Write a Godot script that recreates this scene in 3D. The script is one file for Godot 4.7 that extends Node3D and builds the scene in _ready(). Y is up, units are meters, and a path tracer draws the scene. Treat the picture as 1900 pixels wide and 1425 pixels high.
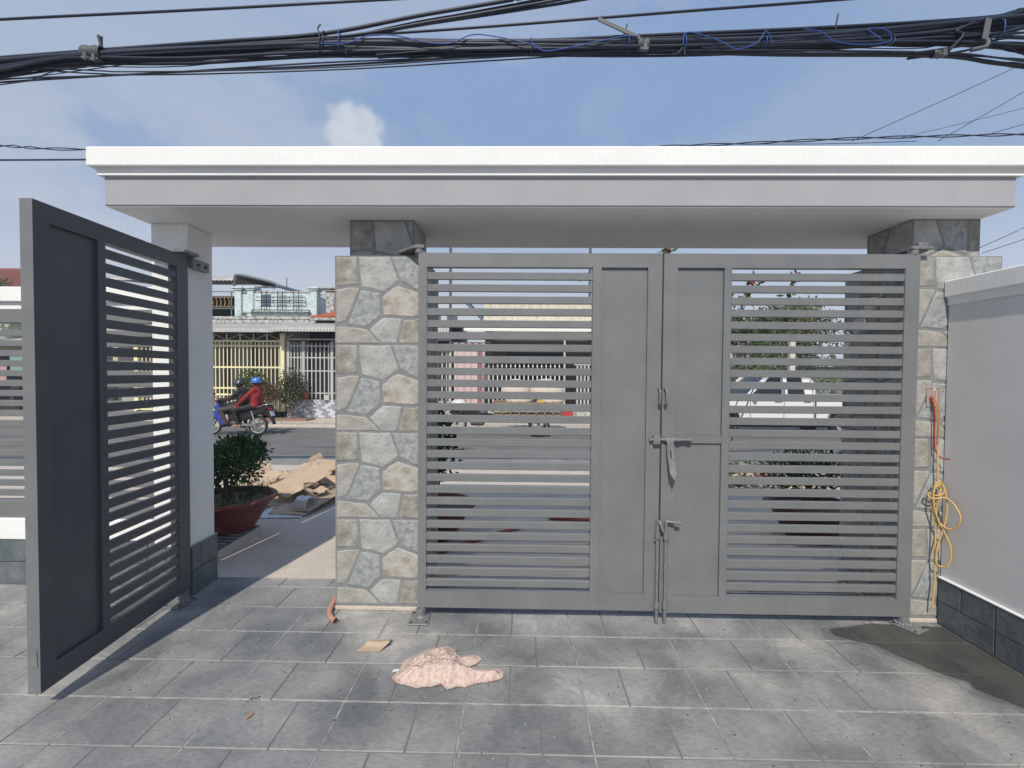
extends Node3D
# A new metal gate between stone clad columns, seen from the tiled courtyard towards the street.

var rng := RandomNumberGenerator.new()
var taken := {}
var M := {}
var textures := {}


# ---------------------------------------------------------------- mesh builder
class MB:
	var v := PackedVector3Array()
	var n := PackedVector3Array()
	var c := PackedColorArray()
	var tint := Color(1, 1, 1)
	var colored := false

	func tri(a: Vector3, b: Vector3, d: Vector3) -> void:
		var nn := (b - a).cross(d - a).normalized()
		v.append(a); v.append(d); v.append(b)
		n.append(nn); n.append(nn); n.append(nn)
		if colored:
			c.append(tint); c.append(tint); c.append(tint)

	func tris(a: Vector3, b: Vector3, d: Vector3, na: Vector3, nb: Vector3, nd: Vector3) -> void:
		v.append(a); v.append(d); v.append(b)
		n.append(na); n.append(nd); n.append(nb)
		if colored:
			c.append(tint); c.append(tint); c.append(tint)

	func quad(a: Vector3, b: Vector3, d: Vector3, e: Vector3) -> void:
		tri(a, b, d)
		tri(a, d, e)

	func outward(pts: Array, centre: Vector3) -> void:
		var a: Vector3 = pts[0]
		var b: Vector3 = pts[1]
		var d: Vector3 = pts[2]
		var nn := (b - a).cross(d - a)
		var p := pts
		if nn.dot((a + b + d) / 3.0 - centre) < 0.0:
			p = pts.duplicate()
			p.reverse()
		for i in range(1, p.size() - 1):
			tri(p[0], p[i], p[i + 1])

	# a box with chamfered edges
	func box(at: Vector3, size: Vector3, bevel := 0.0, turn := Basis()) -> MB:
		var h := size * 0.5
		var bv := minf(bevel, minf(h.x, minf(h.y, h.z)) * 0.9)
		var corner := func(s: Vector3, axis: int) -> Vector3:
			var p := Vector3(s.x * (h.x - bv), s.y * (h.y - bv), s.z * (h.z - bv))
			p[axis] = s[axis] * h[axis]
			return at + turn * p
		for axis in 3:
			var o1 := (axis + 1) % 3
			var o2 := (axis + 2) % 3
			for sg in [-1.0, 1.0]:
				var pts := []
				for k in [[-1.0, -1.0], [1.0, -1.0], [1.0, 1.0], [-1.0, 1.0]]:
					var s := Vector3()
					s[axis] = sg
					s[o1] = k[0]
					s[o2] = k[1]
					pts.append(corner.call(s, axis))
				outward(pts, at)
			if bv > 0.0:
				for k in [[-1.0, -1.0], [1.0, -1.0], [1.0, 1.0], [-1.0, 1.0]]:
					var s0 := Vector3()
					var s1 := Vector3()
					s0[axis] = -1.0; s1[axis] = 1.0
					s0[o1] = k[0]; s1[o1] = k[0]
					s0[o2] = k[1]; s1[o2] = k[1]
					outward([corner.call(s0, o1), corner.call(s1, o1), corner.call(s1, o2), corner.call(s0, o2)], at)
		if bv > 0.0:
			for x in [-1.0, 1.0]:
				for y in [-1.0, 1.0]:
					for z in [-1.0, 1.0]:
						var s := Vector3(x, y, z)
						outward([corner.call(s, 0), corner.call(s, 1), corner.call(s, 2)], at)
		return self

	func span(a: Vector3, b: Vector3, bevel := 0.0) -> MB:
		return box((a + b) * 0.5, (b - a).abs(), bevel)

	# a square bar between two points
	func bar(a: Vector3, b: Vector3, w: float, d := -1.0, bevel := 0.0) -> MB:
		var y := (b - a).normalized()
		var x := y.cross(Vector3(0, 0, 1))
		if x.length() < 0.01:
			x = y.cross(Vector3(0, 1, 0))
		x = x.normalized()
		return box((a + b) * 0.5, Vector3(w, a.distance_to(b), w if d < 0 else d), bevel, Basis(x, y, x.cross(y)))

	func tube(pts: Array, r, sides := 8, caps := true) -> MB:
		var rings := []
		var norms := []
		var up := Vector3(0.13, 0.97, 0.21)
		for i in pts.size():
			var t: Vector3
			if i == 0:
				t = pts[1] - pts[0]
			elif i == pts.size() - 1:
				t = pts[i] - pts[i - 1]
			else:
				t = (pts[i + 1] - pts[i]).normalized() + (pts[i] - pts[i - 1]).normalized()
			t = t.normalized()
			if absf(t.dot(up)) > 0.98:
				up = Vector3(0.9, 0.1, 0.3)
			var x := (up - t * up.dot(t)).normalized()
			var y := t.cross(x)
			up = x
			var rr: float = r[i] if r is Array else r
			var ring := []
			var nr := []
			for k in sides:
				var a := TAU * k / sides
				var d := x * cos(a) + y * sin(a)
				nr.append(d)
				ring.append(pts[i] + d * rr)
			rings.append(ring)
			norms.append(nr)
		for i in pts.size() - 1:
			for k in sides:
				var k2 := (k + 1) % sides
				tris(rings[i][k], rings[i][k2], rings[i + 1][k2], norms[i][k], norms[i][k2], norms[i + 1][k2])
				tris(rings[i][k], rings[i + 1][k2], rings[i + 1][k], norms[i][k], norms[i + 1][k2], norms[i + 1][k])
		if caps:
			for k in range(1, sides - 1):
				tri(rings[0][0], rings[0][k + 1], rings[0][k])
				tri(rings[-1][0], rings[-1][k], rings[-1][k + 1])
		return self

	# turns a profile of (radius, height) round an axis; profile listed bottom to top on the outside
	func lathe(profile: Array, segs := 20, at := Vector3.ZERO, turn := Basis()) -> MB:
		for i in profile.size() - 1:
			var p: Vector2 = profile[i]
			var q: Vector2 = profile[i + 1]
			var d := q - p
			var nn := Vector2(d.y, -d.x).normalized()
			for k in segs:
				var a := TAU * k / segs
				var b := TAU * (k + 1) / segs
				var ea := Vector3(cos(a), 0, -sin(a))
				var eb := Vector3(cos(b), 0, -sin(b))
				var p0: Vector3 = at + turn * (ea * p.x + Vector3(0, p.y, 0))
				var p1: Vector3 = at + turn * (eb * p.x + Vector3(0, p.y, 0))
				var q0: Vector3 = at + turn * (ea * q.x + Vector3(0, q.y, 0))
				var q1: Vector3 = at + turn * (eb * q.x + Vector3(0, q.y, 0))
				var na: Vector3 = turn * (ea * nn.x + Vector3(0, nn.y, 0))
				var nb: Vector3 = turn * (eb * nn.x + Vector3(0, nn.y, 0))
				if p.x > 1e-5:
					tris(p0, p1, q1, na, nb, nb)
				if q.x > 1e-5:
					tris(p0, q1, q0, na, nb, na)
		return self

	func ball(at: Vector3, r: Vector3, segs := 14, rings := 9, turn := Basis(), y0 := -1.0) -> MB:
		for j in rings:
			var t0 := lerpf(asin(y0), PI / 2, float(j) / rings)
			var t1 := lerpf(asin(y0), PI / 2, float(j + 1) / rings)
			for k in segs:
				var a := TAU * k / segs
				var b := TAU * (k + 1) / segs
				var ps := []
				var ns := []
				for q in [[a, t0], [b, t0], [b, t1], [a, t1]]:
					var u := Vector3(cos(q[0]) * cos(q[1]), sin(q[1]), -sin(q[0]) * cos(q[1]))
					ps.append(at + turn * (u * r))
					ns.append((turn * (u / r)).normalized())
				tris(ps[0], ps[1], ps[2], ns[0], ns[1], ns[2])
				tris(ps[0], ps[2], ps[3], ns[0], ns[2], ns[3])
		return self

	# a flat outline (x, y) given depth along the third axis of the frame, edges chamfered on the front
	func slab(outline: PackedVector2Array, at: Vector3, ux: Vector3, uy: Vector3, nn: Vector3, depth: float, inset := 0.0, lift := []) -> MB:
		var pts := outline
		if Geometry2D.is_polygon_clockwise(pts):
			pts = outline.duplicate()
			pts.reverse()
		var mid := Vector2()
		for p in pts:
			mid += p
		mid /= pts.size()
		var inner := PackedVector2Array()
		for p in pts:
			var d := mid - p
			inner.append(p + d.normalized() * minf(inset * 1.3, d.length() * 0.5))
		var put := func(p: Vector2, h: float) -> Vector3:
			return at + ux * p.x + uy * p.y + nn * h
		var flip := ux.cross(uy).dot(nn) < 0.0
		var count := pts.size()
		var low := depth - inset * 0.6 if inset > 0.0 else depth
		for i in count:
			var j := (i + 1) % count
			var quads := [[put.call(pts[i], 0.0), put.call(pts[j], 0.0), put.call(pts[j], low), put.call(pts[i], low)]]
			if inset > 0.0:
				quads.append([put.call(pts[i], low), put.call(pts[j], low), put.call(inner[j], depth), put.call(inner[i], depth)])
			for q in quads:
				if flip:
					quad(q[3], q[2], q[1], q[0])
				else:
					quad(q[0], q[1], q[2], q[3])
		var top := inner if inset > 0.0 else pts
		var ids := Geometry2D.triangulate_polygon(top)
		for t in range(0, ids.size(), 3):
			var a: Vector3 = put.call(top[ids[t]], depth)
			var b: Vector3 = put.call(top[ids[t + 1]], depth)
			var d: Vector3 = put.call(top[ids[t + 2]], depth)
			if (b - a).cross(d - a).dot(nn) < 0.0:
				tri(a, d, b)
			else:
				tri(a, b, d)
			a = put.call(top[ids[t]], 0.0)
			b = put.call(top[ids[t + 1]], 0.0)
			d = put.call(top[ids[t + 2]], 0.0)
			if (b - a).cross(d - a).dot(nn) > 0.0:
				tri(a, d, b)
			else:
				tri(a, b, d)
		return self

	# a strip swept along x from a cross section of (z, y) points, closed
	func sweep(section: Array, x0: float, x1: float) -> MB:
		var poly := PackedVector2Array()
		for p in section:
			poly.append(Vector2(-p[0], p[1]))
		return slab(poly, Vector3(x0, 0, 0), Vector3(0, 0, -1), Vector3(0, 1, 0), Vector3(1, 0, 0), x1 - x0)

	# folded leaf, two triangles and a crease
	func leaf(at: Vector3, dir: Vector3, side: Vector3, length: float, width: float, fold := 0.25) -> void:
		var up := side.cross(dir).normalized()
		var mid := at + dir * length * 0.5 - up * width * fold
		var tip := at + dir * length
		var l := at + dir * length * 0.45 + side * width * 0.5
		var r := at + dir * length * 0.45 - side * width * 0.5
		tri(at, mid, l)
		tri(mid, tip, l)
		tri(at, r, mid)
		tri(mid, r, tip)

	# a level film over the floor, outline in (x, -z)
	func film(outline: PackedVector2Array, y: float) -> MB:
		var ids := Geometry2D.triangulate_polygon(outline)
		for t in range(0, ids.size(), 3):
			var p := []
			for k in 3:
				p.append(Vector3(outline[ids[t + k]].x, y, -outline[ids[t + k]].y))
			if (p[1] - p[0]).cross(p[2] - p[0]).y < 0.0:
				p.reverse()
			tri(p[0], p[1], p[2])
		return self

	# a window band: the given face mirrored in z, joined over the top and at both ends
	func outward_prism(face: Array) -> MB:
		var back := []
		for p in face:
			back.append(Vector3(p.x, p.y, -p.z))
		var mid := Vector3()
		for p in face + back:
			mid += p
		mid /= face.size() * 2.0
		outward(face, mid)
		outward(back, mid)
		for i in face.size():
			var j := (i + 1) % face.size()
			outward([face[i], face[j], back[j], back[i]], mid)
		return self

	func done() -> ArrayMesh:
		var m := ArrayMesh.new()
		var a := []
		a.resize(Mesh.ARRAY_MAX)
		a[Mesh.ARRAY_VERTEX] = v
		a[Mesh.ARRAY_NORMAL] = n
		if colored:
			a[Mesh.ARRAY_COLOR] = c
		m.add_surface_from_arrays(Mesh.PRIMITIVE_TRIANGLES, a)
		return m


# ---------------------------------------------------------------- naming and tagging
func numbered(called: String, where: Node = null) -> String:
	var key := called if where == null else str(where.get_instance_id()) + called
	if not taken.has(key):
		taken[key] = 0
		return called
	taken[key] += 1
	return "%s_%03d" % [called, taken[key]]


func tag(o: Node, label := "", category := "", group := "", kind := "") -> Node:
	if label: o.set_meta("label", label)
	if category: o.set_meta("category", category)
	if group: o.set_meta("group", group)
	if kind: o.set_meta("kind", kind)
	return o


func thing(called: String, label: String, category: String, at := Vector3.ZERO, turn := 0.0, group := "") -> Node3D:
	var o := Node3D.new()
	o.name = numbered(called)
	add_child(o, true)
	o.position = at
	o.rotation.y = turn
	tag(o, label, category, group)
	return o


func part(called: String, mesh, m: Material, parent: Node = null, at := Vector3.ZERO) -> MeshInstance3D:
	var o := MeshInstance3D.new()
	o.mesh = mesh.done() if mesh is MB else mesh
	o.material_override = null
	for i in o.mesh.get_surface_count():
		o.set_surface_override_material(i, m)
	o.name = numbered(called, parent)
	(parent if parent else self).add_child(o, true)
	o.position = at
	return o


func structure(called: String, mesh, m: Material, label := "") -> MeshInstance3D:
	var o := part(called, mesh, m)
	tag(o, label, "", "", "structure")
	return o


func single(called: String, mesh, m: Material, label: String, category: String, at := Vector3.ZERO, group := "") -> MeshInstance3D:
	var o := part(called, mesh, m, null, at)
	tag(o, label, category, group)
	return o


# ---------------------------------------------------------------- materials
func lin(r: float, g: float, b: float) -> Color:
	return Color(r, g, b).linear_to_srgb()


func noise_texture(seed_: int, freq: float, octaves := 4, ramp: Array = [], size := 512, kind := 0, gain := 0.5, warp := 0.0) -> NoiseTexture2D:
	var key := str([seed_, freq, octaves, ramp, size, kind, gain, warp])
	if textures.has(key):
		return textures[key]
	var f := FastNoiseLite.new()
	f.seed = seed_
	f.frequency = freq
	f.fractal_octaves = octaves
	f.fractal_gain = gain
	f.noise_type = [FastNoiseLite.TYPE_SIMPLEX_SMOOTH, FastNoiseLite.TYPE_CELLULAR, FastNoiseLite.TYPE_VALUE_CUBIC][kind]
	if warp > 0.0:
		f.domain_warp_enabled = true
		f.domain_warp_amplitude = warp
		f.domain_warp_frequency = freq * 1.5
	var t := NoiseTexture2D.new()
	t.width = size
	t.height = size
	t.seamless = true
	t.seamless_blend_skirt = 0.25
	t.noise = f
	if ramp.size():
		var g := Gradient.new()
		var off := PackedFloat32Array()
		var col := PackedColorArray()
		for e in ramp:
			off.append(e[0])
			col.append(lin(e[1], e[2], e[3]))
		g.offsets = off
		g.colors = col
		t.color_ramp = g
	textures[key] = t
	return t


func plain(r: float, g: float, b: float, rough := 0.7, metal := 0.0) -> StandardMaterial3D:
	var m := StandardMaterial3D.new()
	m.albedo_color = lin(r, g, b)
	m.roughness = rough
	m.metallic = metal
	return m


# a material whose colour runs through a ramp of linear colours over a world-wide noise; period is the size in metres of one repeat
func mottled(ramp: Array, period: float, seed_ := 1, freq := 0.012, rough := 0.8, bump := 0.0, octaves := 5, size := 512, kind := 0, warp := 0.0) -> StandardMaterial3D:
	var m := StandardMaterial3D.new()
	m.albedo_texture = noise_texture(seed_, freq, octaves, ramp, size, kind, 0.55, warp)
	m.uv1_triplanar = true
	m.uv1_world_triplanar = true
	m.uv1_scale = Vector3.ONE / period
	m.roughness = rough
	if bump > 0.0:
		m.heightmap_enabled = true
		m.heightmap_texture = noise_texture(77, 0.03, 5)
		m.heightmap_scale = bump
	return m


func grain(m: StandardMaterial3D, period: float, dark := 0.75, seed_ := 9, freq := 0.05, light := 1.0) -> StandardMaterial3D:
	m.detail_enabled = true
	m.detail_blend_mode = BaseMaterial3D.BLEND_MODE_MUL
	m.detail_albedo = noise_texture(seed_, freq, 4, [[0.0, dark, dark, dark], [0.75, light, light, light], [1.0, light, light, light]])
	m.detail_mask = noise_texture(0, 0.001, 1, [[0.0, 1, 1, 1], [1.0, 1, 1, 1]], 16)
	m.detail_uv_layer = BaseMaterial3D.DETAIL_UV_2
	m.uv2_triplanar = true
	m.uv2_world_triplanar = true
	m.uv2_scale = Vector3.ONE / period
	return m


func shifted(m: StandardMaterial3D, by: Vector3, tone := 1.0) -> StandardMaterial3D:
	var d := m.duplicate() as StandardMaterial3D
	d.uv1_offset = by
	d.albedo_color = lin(tone, tone, tone)
	return d


func curve(pts: Array, steps := 6) -> Array:
	var out := []
	for i in pts.size() - 1:
		var a: Vector3 = pts[maxi(i - 1, 0)]
		var b: Vector3 = pts[i]
		var c: Vector3 = pts[i + 1]
		var d: Vector3 = pts[mini(i + 2, pts.size() - 1)]
		for k in steps:
			out.append(b.cubic_interpolate(c, a, d, float(k) / steps))
	out.append(pts[-1])
	return out


func some(a: float, b: float) -> float:
	return rng.randf_range(a, b)


func any_dir() -> Vector3:
	var v := Vector3(some(-1, 1), some(-1, 1), some(-1, 1))
	while v.length() > 1.0 or v.length() < 0.05:
		v = Vector3(some(-1, 1), some(-1, 1), some(-1, 1))
	return v.normalized()


# height of the sloping pavement between the courtyard and the road
func gy(z: float) -> float:
	return -0.004 - 0.02 * clampf(-z - 3.6, 0.0, 4.85)


func _ready() -> void:
	rng.seed = 20240
	make_camera()
	make_light()
	make_materials()
	make_ground()
	make_courtyard()
	make_canopy()
	make_columns()
	make_boundary()
	make_gates()
	make_fittings()
	make_planters()
	make_litter()
	make_street()
	make_houses()
	make_trees()
	make_traffic()
	make_wires()


func make_camera() -> void:
	var cam := Camera3D.new()
	cam.name = "camera"
	cam.fov = 79.79
	cam.near = 0.05
	cam.far = 1200.0
	cam.transform = Transform3D(Basis(Vector3.UP, deg_to_rad(0.953)) * Basis(Vector3.RIGHT, deg_to_rad(-1.399)) * Basis(Vector3.BACK, deg_to_rad(0.435)), Vector3(0, 1.649, 0))
	add_child(cam)
	cam.current = true


func make_light() -> void:
	var env := Environment.new()
	env.background_mode = Environment.BG_SKY
	env.tonemap_mode = Environment.TONE_MAPPER_LINEAR
	env.tonemap_exposure = 1.08
	env.sdfgi_enabled = true
	env.ssao_enabled = true
	env.ssil_enabled = true
	env.fog_enabled = true
	env.fog_density = 0.002
	env.fog_light_color = lin(0.62, 0.67, 0.75)
	var sky := Sky.new()
	var sm := PanoramaSkyMaterial.new()
	sm.panorama = ImageTexture.create_from_image(sky_image())
	sky.sky_material = sm
	env.sky = sky
	var we := WorldEnvironment.new()
	we.name = "sky"
	we.environment = env
	add_child(we)
	var sun := DirectionalLight3D.new()
	sun.name = "sun"
	sun.light_energy = 1.17
	sun.light_color = Color(1.0, 0.965, 0.91)
	sun.light_angular_distance = 0.6
	sun.shadow_enabled = true
	add_child(sun)
	sun.look_at_from_position(Vector3.ZERO, -Vector3(-0.18, 1.03, 1.0))


# morning air: blue above, pale near the horizon, thin veils and one small heap of cloud
func sky_image() -> Image:
	var w := 1024
	var h := 512
	var img := Image.create(w, h, false, Image.FORMAT_RGB8)
	var veil := FastNoiseLite.new()
	veil.seed = 5
	veil.frequency = 1.35
	veil.fractal_octaves = 5
	veil.fractal_gain = 0.5
	veil.domain_warp_enabled = true
	veil.domain_warp_amplitude = 0.35
	veil.domain_warp_frequency = 1.2
	var puff := FastNoiseLite.new()
	puff.seed = 23
	puff.frequency = 20.0
	puff.fractal_octaves = 5
	var zen := Vector3(0.20, 0.295, 0.53)
	var mid := Vector3(0.24, 0.355, 0.565)
	var low := Vector3(0.60, 0.655, 0.755)
	var cloud := Vector3(0.50, 0.55, 0.64)
	var heap := Vector3(-35.9, 49.0, -100.0).normalized()
	var hx := heap.cross(Vector3.UP).normalized()
	var hy := hx.cross(heap)
	for j in h:
		var el := PI / 2 - PI * (j + 0.5) / h
		var y := sin(el)
		var base: Vector3
		if y >= 0.0:
			base = low.lerp(mid, smoothstep(0.0, 0.42, y)).lerp(zen, smoothstep(0.4, 1.0, y))
		else:
			base = low.lerp(Vector3(0.30, 0.29, 0.27), smoothstep(0.0, 0.15, -y))
		for i in w:
			var az := TAU * (i + 0.5) / w
			var d := Vector3(sin(az) * cos(el), y, -cos(az) * cos(el))
			var c := base
			if y > 0.0:
				var q := Vector3(d.x, y * 2.2, d.z)
				var t := smoothstep(-0.05, 0.5, veil.get_noise_3dv(q) + 0.08 + 0.34 * smoothstep(0.2, -0.6, d.x) + 0.25 * smoothstep(0.35, 0.05, y)) * (0.42 + 0.4 * smoothstep(0.6, 0.1, y)) * (0.35 + 0.65 * smoothstep(0.55, -0.35, d.x))
				c = c.lerp(cloud, t)
				var near := d.dot(heap)
				if near > 0.985:
					var lx := d.dot(hx) / 0.058
					var ly := d.dot(hy) / 0.078
					var shape := 1.0 - sqrt(lx * lx * (1.0 + maxf(ly, 0.0) * 0.9) + pow(maxf(absf(ly) - 0.35, 0.0), 2.0) * 2.2) + puff.get_noise_3dv(d) * 0.8
					c = c.lerp(Vector3(0.60, 0.645, 0.70) * (1.0 + 0.12 * puff.get_noise_3dv(d * 1.7)), smoothstep(0.02, 0.42, shape) * 0.8)
			img.set_pixel(i, j, lin(c.x, c.y, c.z))
	return img


func make_materials() -> void:
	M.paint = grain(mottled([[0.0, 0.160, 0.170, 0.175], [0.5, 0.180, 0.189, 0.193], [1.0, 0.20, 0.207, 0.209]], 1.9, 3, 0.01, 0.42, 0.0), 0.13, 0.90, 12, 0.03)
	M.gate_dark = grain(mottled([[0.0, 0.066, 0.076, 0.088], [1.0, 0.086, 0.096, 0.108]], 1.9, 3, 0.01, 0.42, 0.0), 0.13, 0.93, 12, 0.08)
	M.paint.uv2_scale = Vector3(1.0 / 0.22, 1.0 / 1.3, 1.0 / 0.22)
	M.steel = grain(mottled([[0.0, 0.15, 0.155, 0.16], [0.6, 0.215, 0.22, 0.224], [1.0, 0.29, 0.29, 0.29]], 0.5, 6, 0.02, 0.38, 0.02), 0.1, 0.85)
	M.steel.metallic = 0.1
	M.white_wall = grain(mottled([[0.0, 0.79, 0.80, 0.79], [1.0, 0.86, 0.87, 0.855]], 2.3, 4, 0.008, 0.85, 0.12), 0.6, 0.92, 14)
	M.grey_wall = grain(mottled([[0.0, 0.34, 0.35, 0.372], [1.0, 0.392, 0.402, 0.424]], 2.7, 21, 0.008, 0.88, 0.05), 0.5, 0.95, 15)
	M.side_wall = grain(mottled([[0.0, 0.63, 0.62, 0.62], [1.0, 0.71, 0.70, 0.695]], 2.9, 22, 0.008, 0.88, 0.05), 0.5, 0.95, 15)
	M.white_wall.uv2_scale = Vector3(1.0 / 0.5, 1.0 / 2.2, 1.0 / 0.5)
	M.grey_wall.uv2_scale = Vector3(1.0 / 0.5, 1.0 / 1.6, 1.0 / 0.5)
	M.grout = grain(mottled([[0.0, 0.19, 0.20, 0.21], [1.0, 0.27, 0.28, 0.29]], 0.7, 8, 0.02, 0.9, 0.08), 0.2, 0.8)
	var st := [
		[[0.0, 0.20, 0.184, 0.156], [0.4, 0.28, 0.268, 0.238], [0.7, 0.35, 0.338, 0.306], [1.0, 0.42, 0.412, 0.38]],
		[[0.0, 0.30, 0.31, 0.302], [0.5, 0.385, 0.393, 0.382], [1.0, 0.48, 0.483, 0.465]],
		[[0.0, 0.19, 0.215, 0.225], [0.5, 0.315, 0.335, 0.34], [1.0, 0.46, 0.475, 0.475]],
		[[0.0, 0.30, 0.292, 0.262], [0.5, 0.375, 0.367, 0.335], [1.0, 0.46, 0.45, 0.418]],
		[[0.0, 0.25, 0.19, 0.145], [0.22, 0.35, 0.305, 0.255], [0.48, 0.425, 0.405, 0.36], [1.0, 0.51, 0.505, 0.47]]]
	M.stones = []
	for i in st.size():
		var m := mottled(st[i], 0.62, 30 + i, 0.009 if i != 2 else 0.02, 0.72, 0.5, 6, 512, 0, 22.0)
		m.heightmap_texture = noise_texture(61, 0.014, 6, [], 512, 0, 0.6, 20.0)
		M.stones.append(grain(m, 0.23, 0.72, 41, 0.03, 1.05))
	var sl := [[0.1, 0.138, 0.148, 0.155], [0.33, 0.20, 0.208, 0.212], [0.5, 0.262, 0.264, 0.261], [0.68, 0.322, 0.319, 0.31], [0.88, 0.44, 0.432, 0.415]]
	var base := mottled(sl, 4.6, 51, 0.0062, 0.55, 0.35, 8, 1024, 0, 60.0)
	base.heightmap_texture = noise_texture(52, 0.012, 6, [], 512, 0, 0.6, 25.0)
	grain(base, 0.5, 0.74, 53, 0.03, 1.08)
	base.uv2_scale = Vector3(1.0 / 0.75, 1.0 / 0.5, 1.0 / 0.32)
	M.tiles = []
	for i in 6:
		M.tiles.append(shifted(base, Vector3.ZERO, [1.0, 0.965, 1.03, 0.98, 1.015, 0.95][i]))
	M.tile_joint = plain(0.18, 0.18, 0.178, 0.9)
	M.white_joint = grain(plain(0.46, 0.45, 0.43, 0.9), 0.9, 0.42, 16, 0.02)
	M.skirt = []
	for i in 3:
		var m := mottled([[0.0, 0.085, 0.105, 0.12], [0.5, 0.125, 0.15, 0.165], [1.0, 0.19, 0.22, 0.23]], 0.9, 55 + i, 0.008, 0.5, 0.2, 6, 512, 0, 25.0)
		M.skirt.append(grain(m, 0.3, 0.7, 57, 0.03))
	M.concrete = grain(mottled([[0.0, 0.47, 0.405, 0.335], [0.4, 0.55, 0.485, 0.41], [1.0, 0.62, 0.56, 0.48]], 3.3, 61, 0.006, 0.9, 0.15, 6, 1024), 0.5, 0.8, 62, 0.03)
	M.asphalt = grain(mottled([[0.0, 0.14, 0.136, 0.134], [0.5, 0.172, 0.167, 0.163], [1.0, 0.205, 0.199, 0.193]], 5.0, 63, 0.006, 0.9, 0.3, 6, 1024), 0.35, 0.7, 64, 0.06)
	M.shoulder = grain(mottled([[0.0, 0.21, 0.205, 0.20], [1.0, 0.30, 0.29, 0.275]], 3.0, 65, 0.01, 0.9, 0.2), 0.35, 0.75, 64, 0.06)
	M.soil = grain(mottled([[0.0, 0.15, 0.12, 0.085], [1.0, 0.27, 0.22, 0.16]], 6.0, 66, 0.01, 0.95, 0.5), 0.5, 0.6)
	M.clay = grain(mottled([[0.0, 0.16, 0.042, 0.036], [1.0, 0.22, 0.062, 0.05]], 0.8, 67, 0.01, 0.6, 0.05), 0.2, 0.85)
	M.card = grain(mottled([[0.0, 0.45, 0.335, 0.23], [1.0, 0.56, 0.43, 0.305]], 0.9, 68, 0.01, 0.85, 0.05), 0.15, 0.88)
	M.card_back = grain(mottled([[0.0, 0.36, 0.265, 0.185], [1.0, 0.44, 0.335, 0.25]], 0.9, 69, 0.01, 0.85, 0.05), 0.15, 0.85)
	M.card_white = plain(0.62, 0.62, 0.62, 0.7)
	M.leaf = leafy(0.6)
	M.bark = grain(mottled([[0.0, 0.10, 0.08, 0.06], [1.0, 0.22, 0.19, 0.15]], 0.4, 70, 0.02, 0.95, 0.8), 0.12, 0.6)
	M.rubber = plain(0.02, 0.02, 0.021, 0.75)
	M.black = plain(0.014, 0.014, 0.016, 0.45)
	M.cable = plain(0.008, 0.016, 0.038, 0.5)
	M.cable_grey = plain(0.10, 0.11, 0.12, 0.6)
	M.cable_blue = plain(0.02, 0.07, 0.30, 0.5)
	M.chrome = plain(0.6, 0.6, 0.6, 0.25, 0.9)
	M.shade = plain(0.03, 0.032, 0.035, 0.8)
	M.glass = plain(0.02, 0.026, 0.034, 0.08)


func leafy(rough: float) -> StandardMaterial3D:
	var m := StandardMaterial3D.new()
	m.vertex_color_use_as_albedo = true
	m.roughness = rough
	m.backlight_enabled = true
	m.backlight = lin(0.035, 0.06, 0.012)
	return m


# ---------------------------------------------------------------- ground
func make_ground() -> void:
	structure("ground", MB.new().span(Vector3(-300, -1.2, -500), Vector3(300, -0.16, 60)), M.soil, "bare earth beyond the street reaching the horizon")
	structure("road", MB.new().span(Vector3(-120, -0.4, -14.25), Vector3(120, -0.12, -8.4)), M.asphalt, "grey asphalt street running past the gate")
	structure("road_shoulder", wavy_sheet(-60, 60, -9.5, -8.46, -0.116), M.shoulder, "dusty pale strip along the near side of the road")
	# pavement on the gate's side, falling gently to the road
	var b := MB.new()
	var y1 := gy(-3.6)
	var y2 := gy(-8.42)
	b.slab(PackedVector2Array([Vector2(3.6, -0.5), Vector2(8.45, -0.5), Vector2(8.45, y2), Vector2(3.6, y1)]), Vector3(-60, 0, 0), Vector3(0, 0, -1), Vector3.UP, Vector3(1, 0, 0), 120.0)
	structure("pavement", b, M.concrete, "pale concrete pavement sloping from the gate to the road")
	structure("far_pavement", MB.new().span(Vector3(-120, -0.4, -17.4), Vector3(120, -0.045, -14.25), 0.02), M.concrete, "pale concrete footpath in front of the houses across the road")


func wavy_sheet(x0: float, x1: float, z0: float, z1: float, y: float) -> MB:
	var b := MB.new()
	var n := 160
	for i in n:
		var xa := lerpf(x0, x1, float(i) / n)
		var xb := lerpf(x0, x1, float(i + 1) / n)
		var za := z0 + sin(xa * 1.3) * 0.05 + sin(xa * 3.1) * 0.03
		var zb := z0 + sin(xb * 1.3) * 0.05 + sin(xb * 3.1) * 0.03
		b.quad(Vector3(xa, y, z1), Vector3(xb, y, z1), Vector3(xb, y, zb), Vector3(xa, y, za))
	return b


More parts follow.
